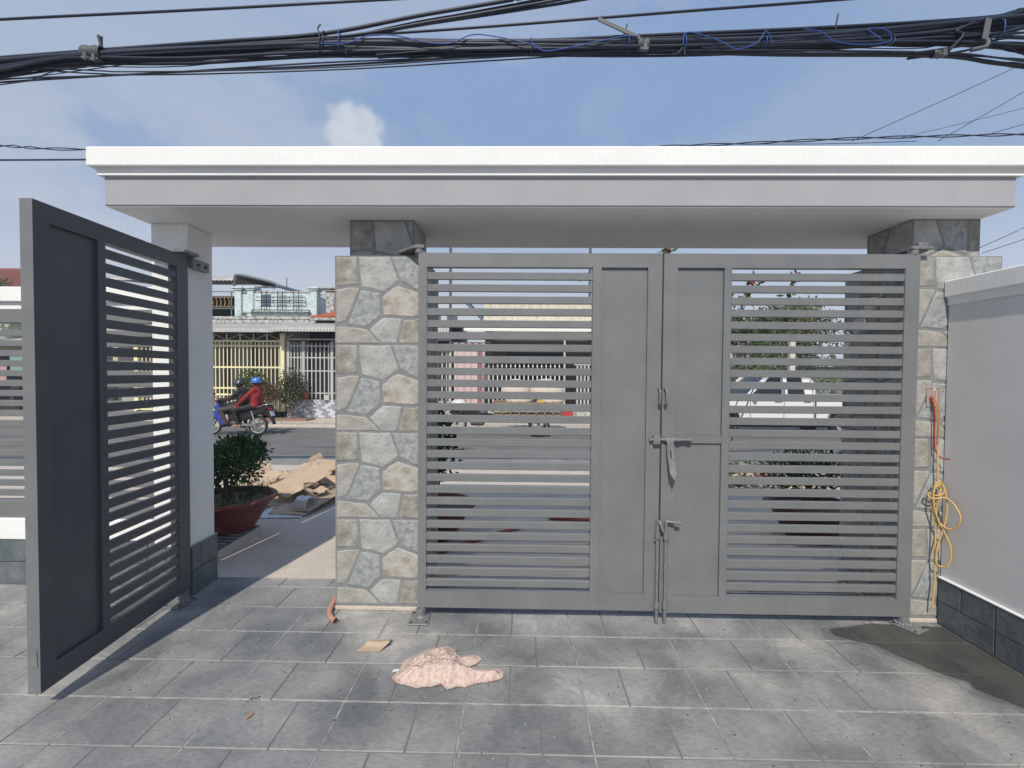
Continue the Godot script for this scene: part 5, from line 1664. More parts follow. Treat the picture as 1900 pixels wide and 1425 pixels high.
# ---------------------------------------------------------------- trees and shrubs
func tree(called: String, label: String, at: Vector3, height: float, crown: Vector3, count: int, leaf_len: float, hue: Array, group := "trees beyond the road") -> void:
	var t := thing(called, label, "tree", at, 0.0, group)
	var trunk := curve([Vector3(0, -0.1, 0), Vector3(some(-0.1, 0.1), height * 0.3, some(-0.1, 0.1)), Vector3(some(-0.2, 0.2), height * 0.62, 0)], 4)
	var rad := []
	for i in trunk.size():
		rad.append(lerpf(0.13, 0.06, float(i) / trunk.size()) * height / 5.0)
	part("trunk", MB.new().tube(trunk, rad, 8), M.bark, t)
	var b := MB.new()
	for i in 12:
		var d := any_dir()
		d.y = absf(d.y) * 0.9 - 0.2
		var c := Vector3(0, height * 0.72, 0) + d * crown * 0.72
		part("limb", MB.new().tube(curve([trunk[-1] * some(0.6, 1.0), trunk[-1].lerp(c, 0.5) + any_dir() * 0.15, c], 3), [0.05, 0.045, 0.04, 0.035, 0.03, 0.02, 0.012], 5), M.bark, t)
		foliage(b, c, crown * some(0.34, 0.52), int(count / 12.0), leaf_len, hue, 0.4, 0.2)
	tag(part("crown", b, M.leaf, t), "", "", "", "stuff")


func frond_plant(label: String, at: Vector3, n: int, size: float) -> void:
	var t := thing("palm_plant", label, "palm", at, 0.0, "")
	part("trunk", MB.new().tube([Vector3(0, -0.1, 0), Vector3(0.05, size * 0.5, 0)], [0.14, 0.09], 8), M.bark, t)
	for i in n:
		var b := MB.new()
		b.colored = true
		b.tint = Color(0.075, 0.12, 0.03) * some(0.7, 1.4)
		var a := TAU * i / n + some(-0.2, 0.2)
		var out := Vector3(cos(a), 0, sin(a))
		var p0 := Vector3(0.05, size * 0.5, 0)
		var pts := curve([p0, p0 + out * size * 0.35 + Vector3(0, size * some(0.25, 0.45), 0), p0 + out * size * some(0.7, 0.95) + Vector3(0, size * some(-0.15, 0.15), 0)], 7)
		b.tube(pts, 0.012, 4)
		for k in range(2, pts.size()):
			var dir: Vector3 = (pts[k] - pts[k - 1]).normalized()
			var sd := dir.cross(Vector3.UP).normalized()
			for s in [-1.0, 1.0]:
				b.leaf(pts[k], (sd * s + dir * 0.6 - Vector3(0, 0.25, 0)).normalized(), dir, size * 0.28, 0.04)
		part("frond", b, M.leaf, t)


func make_trees() -> void:
	var g1 := [Color(0.045, 0.085, 0.028), Color(0.06, 0.11, 0.035), Color(0.03, 0.06, 0.022), Color(0.09, 0.13, 0.04)]
	var g2 := [Color(0.09, 0.12, 0.035), Color(0.13, 0.14, 0.04), Color(0.06, 0.09, 0.03)]
	tree("garden_tree", "dark green bushy tree behind the bonnet of the white pickup", Vector3(10.1, -0.1, -21.5), 4.7, Vector3(2.0, 1.7, 1.5), 3600, 0.2, g1)
	tree("garden_tree", "yellowish green tree behind the tin shed", Vector3(13.1, -0.1, -22.5), 5.0, Vector3(2.1, 1.8, 1.6), 3600, 0.21, g2)
	tree("garden_tree", "tall thin crowned tree behind the garden trees, seen over the pickup", Vector3(15.2, -0.1, -26.0), 6.4, Vector3(1.8, 1.9, 1.8), 1700, 0.2, g1 + g2)
	tree("garden_tree", "low dense tree between the two taller garden trees", Vector3(11.6, -0.1, -20.6), 3.5, Vector3(1.5, 1.3, 1.0), 2400, 0.18, g1 + g2)
	tree("roadside_tree", "small leafy tree rising over the front fence before the red roof", Vector3(-20.6, -0.1, -17.6), 6.0, Vector3(1.1, 1.2, 1.0), 700, 0.2, [Color(0.09, 0.11, 0.04), Color(0.14, 0.12, 0.05), Color(0.05, 0.08, 0.03)])
	frond_plant("young palm with arching fronds behind the white pickup", Vector3(9.3, -0.1, -18.6), 15, 2.7)
	frond_plant("dry yellow palm beside the tin shed", Vector3(12.4, -0.1, -18.4), 11, 2.3)
	var rowb := MB.new()
	for i in 46:
		foliage(rowb, Vector3(-90 + 4.2 * i + some(-1, 1), some(1.2, 2.4), -64 + some(-4, 4)), Vector3(3.2, some(1.6, 3.0), 2.5), 120, 0.8, g1, 0.5, 0.3)
	var far := part("treeline", rowb, M.leaf)
	tag(far, "distant band of trees closing the view beyond the houses", "", "", "stuff")
	# shrubs in front of the houses opposite
	var s1 := [Color(0.10, 0.16, 0.035), Color(0.06, 0.11, 0.03), Color(0.14, 0.19, 0.05), Color(0.04, 0.07, 0.025)]
	var s2 := [Color(0.045, 0.06, 0.028), Color(0.075, 0.085, 0.03), Color(0.11, 0.11, 0.045), Color(0.03, 0.045, 0.02)]
	shrub("street_shrub", "light green shrub in front of the yellow gate behind the riders", Vector3(-9.35, 0.3, -16.0), "shrub", Vector3(0.62, 0.62, 0.4), 0.85, 1300, 0.11, s1, 5, "shrubs before the houses opposite")
	shrub("street_shrub", "reddish tinged shrub between the green shrub and the dark tree", Vector3(-8.75, 0.2, -15.95), "shrub", Vector3(0.42, 0.38, 0.35), 0.65, 600, 0.10, [Color(0.16, 0.10, 0.05), Color(0.09, 0.10, 0.03), Color(0.2, 0.07, 0.05)], 4, "shrubs before the houses opposite")
	shrub("street_shrub", "dark olive upright shrub before the grey gate house", Vector3(-7.95, 0.05, -15.9), "shrub", Vector3(0.55, 0.78, 0.45), 0.98, 1500, 0.10, s2, 5, "shrubs before the houses opposite")
	shrub("street_shrub", "low yellow green shrub by the grey tank behind the motorbike", Vector3(-9.05, 0.12, -15.5), "shrub", Vector3(0.45, 0.18, 0.25), 0.2, 260, 0.12, s1, 3, "shrubs before the houses opposite")
	var bed := thing("planting_bed", "low brick edged bed at the foot of the dark olive shrub", "planter", Vector3(-8.2, -0.045, -15.7))
	for i in 14:
		part("brick", MB.new().box(Vector3.ZERO, Vector3(0.13, 0.07, 0.1), 0.008), plain(0.32 + some(-0.05, 0.05), 0.17, 0.12, 0.9), bed, Vector3(-0.85 + 0.135 * i, 0.035, 0.2))
	part("soil", MB.new().span(Vector3(-0.9, 0, -0.4), Vector3(1.0, 0.05, 0.15), 0.01), M.soil, bed)
	var tank := thing("dark_tarpaulin", "black tarpaulin covered heap behind the motorbike riders", "tarpaulin", Vector3(-9.6, -0.045, -16.05))
	part("cover", MB.new().ball(Vector3(0, 0.35, 0), Vector3(0.95, 0.32, 0.22), 16, 7), M.black, tank)
	single("cement_block", MB.new().span(Vector3(-0.2, 0, -0.12), Vector3(0.2, 0.2, 0.12), 0.02), plain(0.36, 0.35, 0.33, 0.9), "grey cement block at the edge of the planting bed", "block", Vector3(-8.95, -0.045, -15.35))
	single("red_basket", MB.new().lathe([Vector2(0.1, 0), Vector2(0.15, 0.28), Vector2(0.16, 0.28), Vector2(0.15, 0.26), Vector2(0.1, 0.02), Vector2(0, 0.02)], 14), plain(0.40, 0.06, 0.05, 0.6), "red basket on the patterned tile plinth of the grey gate house", "basket", Vector3(-7.72, 0.612, -16.36))


func make_street() -> void:
	# patches and stains that have a shape of their own on the asphalt
	var b := MB.new()
	for e in [[-3.0, -10.6, 2.2, 0.25], [3.4, -11.8, 2.8, 0.3], [-9.0, -13.2, 3.0, 0.2]]:
		var p := PackedVector2Array()
		for k in 16:
			var a := TAU * k / 16.0
			p.append(Vector2(e[0] + cos(a) * e[2] * some(0.8, 1.1), -e[1] + sin(a) * e[3] * some(0.7, 1.2)))
		b.slab(p, Vector3(0, -0.1185, 0), Vector3(1, 0, 0), Vector3(0, 0, -1), Vector3.UP, 0.002)
	structure("road_patch", b, grain(plain(0.115, 0.112, 0.11, 0.9), 0.4, 0.7), "slightly darker repair patches on the asphalt street")
	# grit along the far gutter
	var g := MB.new()
	for i in 260:
		g.ball(Vector3(some(-14, 10), -0.04, some(-15.6, -14.3)), Vector3(some(0.01, 0.035), 0.01, some(0.01, 0.03)), 5, 3)
	tag(part("gravel", g, plain(0.25, 0.22, 0.18, 0.95)), "gravel and dirt strewn along the far footpath", "", "", "stuff")


# ---------------------------------------------------------------- bodies: smooth field round a skeleton, meshed as surface nets
class Body:
	var lo: Vector3
	var cell: float
	var nx: int
	var ny: int
	var nz: int
	var f := PackedFloat32Array()
	var bones := []

	func setup(a: Vector3, b: Vector3, c: float) -> void:
		lo = a
		cell = c
		nx = int((b.x - a.x) / c) + 2
		ny = int((b.y - a.y) / c) + 2
		nz = int((b.z - a.z) / c) + 2
		f.resize(nx * ny * nz)
		f.fill(1.0)

	func bone(a: Vector3, b: Vector3, ra: float, rb: float, k: float, col: Color) -> void:
		bones.append([a, b, ra, rb, col])
		var m := maxf(ra, rb) + k * 1.5 + cell * 2
		var p := (a.min(b) - Vector3.ONE * m - lo) / cell
		var q := (a.max(b) + Vector3.ONE * m - lo) / cell
		var ab := b - a
		var l2 := maxf(ab.length_squared(), 1e-9)
		for z in range(maxi(0, int(p.z)), mini(nz, int(q.z) + 1)):
			for y in range(maxi(0, int(p.y)), mini(ny, int(q.y) + 1)):
				for x in range(maxi(0, int(p.x)), mini(nx, int(q.x) + 1)):
					var w := lo + Vector3(x, y, z) * cell
					var t := clampf((w - a).dot(ab) / l2, 0.0, 1.0)
					var d := w.distance_to(a + ab * t) - lerpf(ra, rb, t)
					var i := (z * ny + y) * nx + x
					var e := f[i]
					var h := maxf(k - absf(d - e), 0.0) / k
					f[i] = minf(d, e) - h * h * k * 0.25

	func mesh_into(b: MB) -> void:
		var at := {}
		var step := [1, nx, nx * ny]
		for z in nz - 1:
			for y in ny - 1:
				for x in nx - 1:
					var i := (z * ny + y) * nx + x
					var inside := 0
					var v := [f[i], f[i + 1], f[i + nx], f[i + nx + 1], f[i + step[2]], f[i + step[2] + 1], f[i + step[2] + nx], f[i + step[2] + nx + 1]]
					for k in 8:
						if v[k] < 0.0: inside += 1
					if inside == 0 or inside == 8:
						continue
					var sum := Vector3()
					var n := 0
					for e in [[0, 1], [2, 3], [4, 5], [6, 7], [0, 2], [1, 3], [4, 6], [5, 7], [0, 4], [1, 5], [2, 6], [3, 7]]:
						var u: float = v[e[0]]
						var w: float = v[e[1]]
						if (u < 0.0) != (w < 0.0):
							var t := u / (u - w)
							var pa := Vector3(e[0] & 1, (e[0] >> 1) & 1, e[0] >> 2)
							var pb := Vector3(e[1] & 1, (e[1] >> 1) & 1, e[1] >> 2)
							sum += pa.lerp(pb, t)
							n += 1
					var gr := Vector3(v[1] + v[3] + v[5] + v[7] - v[0] - v[2] - v[4] - v[6], v[2] + v[3] + v[6] + v[7] - v[0] - v[1] - v[4] - v[5], v[4] + v[5] + v[6] + v[7] - v[0] - v[1] - v[2] - v[3]).normalized()
					var pos := lo + (Vector3(x, y, z) + sum / n) * cell
					var best := 1e9
					var col := Color.WHITE
					for bn in bones:
						var ab: Vector3 = bn[1] - bn[0]
						var t := clampf((pos - bn[0]).dot(ab) / maxf(ab.length_squared(), 1e-9), 0.0, 1.0)
						var d: float = pos.distance_to(bn[0] + ab * t) - lerpf(bn[2], bn[3], t)
						if d < best:
							best = d
							col = bn[4]
					at[i] = [pos, gr, col]
		b.colored = true
		for i in at.keys():
			for ax in 3:
				var j: int = i + step[ax]
				if (f[i] < 0.0) == (f[j] < 0.0):
					continue
				var s1: int = step[(ax + 1) % 3]
				var s2: int = step[(ax + 2) % 3]
				var q := [i - s1 - s2, i - s2, i, i - s1]
				if not (at.has(q[0]) and at.has(q[1]) and at.has(q[3])):
					continue
				if f[i] > 0.0:
					q.reverse()
				for t in [[0, 1, 2], [0, 2, 3]]:
					var A: Array = at[q[t[0]]]
					var B: Array = at[q[t[1]]]
					var C: Array = at[q[t[2]]]
					b.v.append(A[0]); b.v.append(C[0]); b.v.append(B[0])
					b.n.append(A[1]); b.n.append(C[1]); b.n.append(B[1])
					b.c.append(A[2]); b.c.append(C[2]); b.c.append(B[2])


# hand: palm, four fingers and a thumb; u points to the fingertips, w from the back of the hand to the palm, s towards the thumb
func hand(b: MB, wrist: Vector3, u: Vector3, w: Vector3, s: Vector3, curl: float, skin: Color) -> void:
	var bd := Body.new()
	bd.setup(wrist - Vector3.ONE * 0.15, wrist + Vector3.ONE * 0.2 + u * 0.0, 0.0045)
	var knuckle := wrist + u * 0.085
	bd.bone(wrist - u * 0.02, wrist + u * 0.02, 0.026, 0.024, 0.02, skin)
	for k in 4:
		bd.bone(wrist + s * (0.018 - 0.012 * k), knuckle + s * (0.028 - 0.019 * k), 0.015, 0.0125, 0.014, skin)
	for k in 4:
		var r := knuckle + s * (0.030 - 0.020 * k)
		var l: float = [0.042, 0.047, 0.043, 0.034][k]
		var d := u
		for j in 3:
			var ang: float = curl * [0.5, 1.0, 0.8][j]
			d = (d * cos(ang) + w * sin(ang)).normalized()
			var e: Vector3 = r + d * l * [1.0, 0.68, 0.55][j]
			bd.bone(r, e, 0.0092 - 0.0007 * j, 0.0088 - 0.0009 * j, 0.004, skin)
			w = (w - d * w.dot(d)).normalized()
			r = e
		w = (w - u * w.dot(u)).normalized()
	var th := wrist + u * 0.022 + s * 0.026
	var t1 := th + (u * 0.6 + s * 0.7 + w * 0.25).normalized() * 0.042
	var t2 := t1 + (u * 0.9 + s * 0.25 + w * 0.4).normalized() * 0.034
	bd.bone(th - s * 0.01, t1, 0.0135, 0.0105, 0.01, skin)
	bd.bone(t1, t2, 0.0105, 0.0085, 0.005, skin)
	bd.mesh_into(b)


func seated(called: String, label: String, at: Vector3, J: Dictionary, top: Color, legs: Color, skin: Color, hood: Color, helmet: Color, visor: bool, curl: float, bulk: float) -> void:
	var t := thing(called, label, "person", at)
	var V := func(k: String) -> Vector3: return Vector3(-J[k][0], J[k][1], J[k][2])
	var bd := Body.new()
	bd.setup(Vector3(-1.2, 0.0, -0.45), Vector3(0.4, 1.62, 0.45), 0.0145)
	var hip: Vector3 = V.call("hip")
	var chest: Vector3 = V.call("chest")
	var neck: Vector3 = V.call("neck")
	var head: Vector3 = V.call("head")
	for s in [-1.0, 1.0]:
		bd.bone(hip + Vector3(0, 0, 0.07 * s), chest + Vector3(0, 0, 0.075 * s), 0.115 * bulk, 0.118 * bulk, 0.08, top)
		bd.bone(chest + Vector3(0, 0.02, 0.07 * s), neck + Vector3(0, -0.07, 0.125 * s), 0.10 * bulk, 0.062 * bulk, 0.06, top)
	bd.bone(hip.lerp(chest, 0.5), chest + (neck - chest) * 0.6, 0.12 * bulk, 0.11 * bulk, 0.06, top)
	bd.bone(neck - (head - neck) * 0.3, head, 0.058, 0.055, 0.03, hood)
	bd.bone(head + Vector3(0.01, 0.03, 0), head + Vector3(0.0, 0.06, 0), 0.088, 0.085, 0.03, hood)
	# face: jaw, cheeks, nose, brow, ears
	bd.bone(head + Vector3(-0.045, 0.02, 0), head + Vector3(-0.06, -0.035, 0), 0.05, 0.034, 0.02, skin)
	bd.bone(head + Vector3(-0.092, 0.035, 0), head + Vector3(-0.112, 0.008, 0), 0.010, 0.015, 0.008, skin)
	bd.bone(head + Vector3(-0.083, 0.05, -0.03), head + Vector3(-0.083, 0.05, 0.03), 0.014, 0.014, 0.01, skin)
	bd.bone(head + Vector3(-0.093, -0.025, -0.018), head + Vector3(-0.093, -0.025, 0.018), 0.010, 0.010, 0.006, skin.darkened(0.25))
	for s in [[1.0, ""], [-1.0, "_r"]]:
		var z: float = s[0]
		var k: String = s[1]
		var sh := neck + Vector3(0.01, -0.075, 0.165 * z)
		var el: Vector3 = V.call("elbow") * Vector3(1, 1, z)
		var wr: Vector3 = V.call("wrist") * Vector3(1, 1, z)
		if z < 0 and J.has("wrist_r"):
			wr = V.call("wrist_r")
			el = V.call("elbow_r")
		bd.bone(sh, el, 0.068 * bulk, 0.05 * bulk, 0.05, top)
		bd.bone(el, wr, 0.051 * bulk, 0.036, 0.03, top)
		var hj := hip + Vector3(0, -0.03, 0.085 * z)
		var kn: Vector3 = V.call("knee") * Vector3(1, 1, z)
		var an: Vector3 = V.call("ankle") * Vector3(1, 1, z)
		bd.bone(hj, kn, 0.093 * bulk, 0.066, 0.05, legs)
		bd.bone(kn, an, 0.066, 0.045, 0.03, legs)
		bd.bone(an + Vector3(0.03, -0.045, 0), an + Vector3(-0.13, -0.06, 0.01 * z), 0.034, 0.027, 0.025, skin if not visor else Color(0.03, 0.03, 0.03))
	var b := MB.new()
	bd.mesh_into(b)
	for z in [1.0, -1.0]:
		var el: Vector3 = V.call("elbow") * Vector3(1, 1, z)
		var wr: Vector3 = V.call("wrist") * Vector3(1, 1, z)
		if z < 0 and J.has("wrist_r"):
			wr = V.call("wrist_r")
			el = V.call("elbow_r")
		var u := ((wr - el).normalized() + Vector3(-0.25, -0.1, 0)).normalized()
		var inn := Vector3(0, -1, -0.25 * z)
		inn = (inn - u * inn.dot(u)).normalized()
		hand(b, wr + u * 0.015, u, inn, u.cross(inn).normalized() * (1.0 if u.cross(inn).z * z < 0 else -1.0), curl, skin)
	var m := StandardMaterial3D.new()
	m.vertex_color_use_as_albedo = true
	m.roughness = 0.75
	grain(m, 0.12, 0.72, 41, 0.03, 1.05)
	part("body", b, m, t)
	var hm := plain(helmet.r, helmet.g, helmet.b, 0.18)
	hm.clearcoat_enabled = true
	var tilt := Basis(Vector3(0, 0, 1), J["tilt"])
	var h := part("helmet", MB.new().ball(Vector3.ZERO, Vector3(0.135, 0.135, 0.118), 22, 12, tilt, -0.22), hm, t, head + Vector3(0.008, 0.055, 0))
	part("helmet_rim", MB.new().ball(Vector3(0, -0.028, 0), Vector3(0.139, 0.016, 0.122), 22, 5, tilt), M.black, h)
	part("helmet_peak", MB.new().ball(Vector3(-0.125, 0.0, 0), Vector3(0.05, 0.012, 0.085), 14, 5, tilt), M.black if visor else hm, h)
	part("chin_strap", MB.new().tube(curve([Vector3(0.02, -0.02, 0.112), Vector3(-0.03, -0.10, 0.08), Vector3(-0.055, -0.135, 0.0), Vector3(-0.03, -0.10, -0.08), Vector3(0.02, -0.02, -0.112)], 4), 0.006, 5), M.black, h)
	for z in [-1.0, 1.0]:
		part("eye", MB.new().ball(head + Vector3(-0.094, 0.036, 0.028 * z), Vector3(0.008, 0.007, 0.012), 8, 5), M.black, t)
	if visor:
		part("helmet_badge", MB.new().span(Vector3(-0.02, 0.01, 0.114), Vector3(0.05, 0.04, 0.119), 0.004), M.chrome, h)


func wheel(t: Node, at: Vector3, r: float, w: float, spokes: int, rim_m: Material) -> void:
	var tw := Basis(Vector3(1, 0, 0), PI / 2)
	var prof := []
	for k in 9:
		var a := -PI / 2 + PI * k / 8.0
		prof.append(Vector2(r - w * 0.55 + cos(a) * w * 0.55, sin(a) * w * 0.5))
	prof.push_front(Vector2(r - w * 0.75, -w * 0.4))
	prof.append(Vector2(r - w * 0.75, w * 0.4))
	var o := part("tyre", MB.new().lathe(prof, 36, Vector3.ZERO, tw), M.rubber, t, at)
	part("rim", MB.new().lathe([Vector2(r - w * 1.15, -w * 0.3), Vector2(r - w * 0.72, -w * 0.38), Vector2(r - w * 0.72, w * 0.38), Vector2(r - w * 1.15, w * 0.3), Vector2(r - w * 1.15, -w * 0.3)], 32, Vector3.ZERO, tw), rim_m, o)
	part("hub", MB.new().lathe([Vector2(0, -w * 0.6), Vector2(r * 0.16, -w * 0.55), Vector2(r * 0.16, w * 0.55), Vector2(0, w * 0.6)], 14, Vector3.ZERO, tw), rim_m, o)
	var sp := MB.new()
	for k in spokes:
		var a := TAU * k / spokes
		var b := a + (0.35 if k % 2 else -0.35) * (1.0 if spokes > 10 else 0.0)
		sp.bar(Vector3(cos(a) * r * 0.12, sin(a) * r * 0.12, 0), Vector3(cos(b) * (r - w), sin(b) * (r - w), 0), 0.006 if spokes > 10 else r * 0.10, 0.006 if spokes > 10 else w * 0.4)
	part("spokes", sp, rim_m, o)


func make_traffic() -> void:
	make_motorbike()
	var at := Vector3(-7.16, -0.116, -12.45)
	seated("person", "rider in black jacket and black helmet steering the blue motorbike", at, {"hip": [0.42, 0.83, 0], "chest": [0.42, 1.06, 0], "neck": [0.46, 1.27, 0], "head": [0.52, 1.36, 0], "elbow": [0.64, 1.0, 0.24], "wrist": [0.93, 0.985, 0.235], "knee": [0.93, 0.70, 0.17], "ankle": [0.80, 0.36, 0.16], "tilt": 0.1}, Color(0.018, 0.02, 0.022), Color(0.07, 0.062, 0.055), Color(0.36, 0.20, 0.13), Color(0.025, 0.02, 0.018), Color(0.012, 0.013, 0.015), true, 1.0, 0.95)
	seated("person", "passenger in red jacket and blue helmet, hand on own knee, riding pillion", at, {"hip": [0.05, 0.84, 0], "chest": [0.03, 1.07, 0], "neck": [0.05, 1.31, 0], "head": [0.06, 1.41, 0], "elbow": [0.29, 0.98, 0.23], "wrist": [0.47, 0.80, 0.21], "knee": [0.56, 0.70, 0.2], "ankle": [0.45, 0.33, 0.17], "tilt": -0.05}, Color(0.30, 0.018, 0.022), Color(0.022, 0.02, 0.024), Color(0.46, 0.27, 0.18), Color(0.22, 0.015, 0.02), Color(0.03, 0.14, 0.52), false, 0.35, 1.02)
	make_tricycle()
	make_pickup()


# side outline (forward distance, height) given width and rounded edges
func shell(pts: Array, w: float, bevel := 0.02, zc := 0.0) -> MB:
	var p := PackedVector2Array()
	for e in pts:
		p.append(Vector2(-e[0], e[1]))
	var b := MB.new()
	b.slab(p, Vector3(0, 0, zc), Vector3(1, 0, 0), Vector3.UP, Vector3(0, 0, 1), w * 0.5, bevel)
	b.slab(p, Vector3(0, 0, zc), Vector3(1, 0, 0), Vector3.UP, Vector3(0, 0, -1), w * 0.5, bevel)
	return b


func make_motorbike() -> void:
	var t := thing("motorbike", "blue step-through motorbike carrying two riders along the street", "motorbike", Vector3(-7.16, -0.116, -12.45))
	var blue := plain(0.012, 0.035, 0.33, 0.2)
	blue.clearcoat_enabled = true
	wheel(t, Vector3(0, 0.27, 0), 0.27, 0.075, 24, M.chrome)
	wheel(t, Vector3(-1.27, 0.27, 0), 0.27, 0.07, 24, M.chrome)
	part("leg_shield", shell([[0.98, 0.86], [1.06, 0.80], [1.13, 0.62], [1.08, 0.50], [0.98, 0.33], [0.90, 0.22], [0.84, 0.24], [0.90, 0.45], [0.93, 0.66]], 0.34, 0.03), blue, t)
	part("front_cowl", shell([[1.0, 0.90], [1.12, 0.84], [1.17, 0.74], [1.10, 0.66], [1.0, 0.74]], 0.22, 0.03), blue, t)
	part("front_mudguard", shell([[1.05, 0.42], [1.10, 0.53], [1.24, 0.585], [1.40, 0.55], [1.53, 0.46], [1.50, 0.445], [1.38, 0.52], [1.24, 0.55], [1.13, 0.50]], 0.11, 0.015), blue, t)
	part("side_panel", shell([[0.78, 0.42], [0.74, 0.52], [0.60, 0.62], [0.30, 0.68], [-0.12, 0.74], [-0.30, 0.76], [-0.30, 0.70], [-0.02, 0.58], [0.30, 0.42], [0.55, 0.36]], 0.24, 0.03), M.black, t)
	part("seat", shell([[0.62, 0.68], [0.58, 0.74], [0.40, 0.765], [0.20, 0.78], [-0.10, 0.82], [-0.32, 0.83], [-0.34, 0.79], [-0.12, 0.745], [0.3, 0.69]], 0.25, 0.03), M.rubber, t)
	part("grab_rail", MB.new().tube(curve([Vector3(0.05, 0.78, 0.13), Vector3(0.3, 0.86, 0.12), Vector3(0.38, 0.86, 0), Vector3(0.3, 0.86, -0.12), Vector3(0.05, 0.78, -0.13)], 4), 0.012, 6), M.chrome, t)
	part("rear_mudguard", shell([[-0.10, 0.60], [-0.28, 0.66], [-0.42, 0.48], [-0.47, 0.32], [-0.44, 0.30], [-0.36, 0.45], [-0.24, 0.58]], 0.12, 0.012), M.black, t)
	part("number_plate", MB.new().box(Vector3(0.395, 0.60, 0), Vector3(0.012, 0.14, 0.19), 0.003, Basis(Vector3(0, 0, 1), 0.35)), plain(0.62, 0.63, 0.66, 0.5), t)
	part("tail_light", MB.new().ball(Vector3(0.33, 0.73, 0), Vector3(0.05, 0.04, 0.09), 12, 6), plain(0.30, 0.01, 0.01, 0.25), t)
	part("engine", MB.new().ball(Vector3(-0.62, 0.34, 0), Vector3(0.17, 0.12, 0.12), 14, 8).span(Vector3(-0.86, 0.30, -0.07), Vector3(-0.66, 0.42, 0.07), 0.02), plain(0.16, 0.16, 0.165, 0.4, 0.5), t)
	part("exhaust", MB.new().tube(curve([Vector3(-0.72, 0.28, -0.1), Vector3(-0.45, 0.2, -0.14), Vector3(-0.2, 0.25, -0.15), Vector3(0.22, 0.36, -0.16)], 4), [0.02, 0.02, 0.02, 0.022, 0.025, 0.028, 0.034, 0.042, 0.045, 0.045, 0.045, 0.045, 0.042], 10), M.chrome, t)
	part("chain_case", MB.new().tube([Vector3(-0.5, 0.28, 0.09), Vector3(0, 0.27, 0.09)], 0.035, 8), plain(0.3, 0.3, 0.31, 0.35, 0.6), t)
	part("swing_arm", MB.new().bar(Vector3(-0.5, 0.34, 0.11), Vector3(0, 0.28, 0.11), 0.03).bar(Vector3(-0.12, 0.68, 0.11), Vector3(-0.02, 0.30, 0.115), 0.035), M.chrome, t)
	part("fork", MB.new().tube([Vector3(-1.03, 0.72, 0.07), Vector3(-1.27, 0.27, 0.07)], 0.022, 8).tube([Vector3(-1.03, 0.72, -0.07), Vector3(-1.27, 0.27, -0.07)], 0.022, 8), plain(0.2, 0.2, 0.21, 0.4, 0.6), t)
	part("handlebar_cover", shell([[0.90, 0.93], [0.98, 0.99], [1.10, 0.98], [1.14, 0.92], [1.02, 0.86]], 0.22, 0.03), M.black, t)
	part("handlebar", MB.new().tube(curve([Vector3(-0.93, 0.955, 0.33), Vector3(-0.99, 0.96, 0.15), Vector3(-1.02, 0.96, 0), Vector3(-0.99, 0.96, -0.15), Vector3(-0.93, 0.955, -0.33)], 4), 0.015, 8), M.black, t)
	part("headlight", MB.new().ball(Vector3(-1.13, 0.90, 0), Vector3(0.05, 0.05, 0.08), 12, 7), plain(0.6, 0.62, 0.65, 0.1), t)
	for s in [-1.0, 1.0]:
		var mi := part("mirror", MB.new().tube(curve([Vector3(-0.98, 0.97, 0.2 * s), Vector3(-1.0, 1.06, 0.27 * s), Vector3(-1.0, 1.12, 0.32 * s)], 4), 0.006, 5), M.black, t)
		part("mirror_glass", MB.new().ball(Vector3(-1.0, 1.14, 0.33 * s), Vector3(0.02, 0.035, 0.06), 10, 6), M.black, mi)
		part("foot_peg", MB.new().tube([Vector3(-0.68, 0.26, 0.08 * s), Vector3(-0.68, 0.26, 0.24 * s)], 0.018, 6).tube([Vector3(-0.33, 0.24, 0.1 * s), Vector3(-0.33, 0.24, 0.24 * s)], 0.018, 6), M.rubber, t)
	part("stand", MB.new().bar(Vector3(-0.35, 0.25, 0.1), Vector3(-0.2, 0.13, 0.13), 0.02), M.black, t)
	var bag := plain(0.62, 0.36, 0.42, 0.45)
	single("shopping_bag", MB.new().ball(Vector3(0, 0, 0), Vector3(0.09, 0.15, 0.08), 12, 8), bag, "pink plastic bag hanging from the motorbike's leg shield", "bag", Vector3(-8.0, 0.32, -12.36))


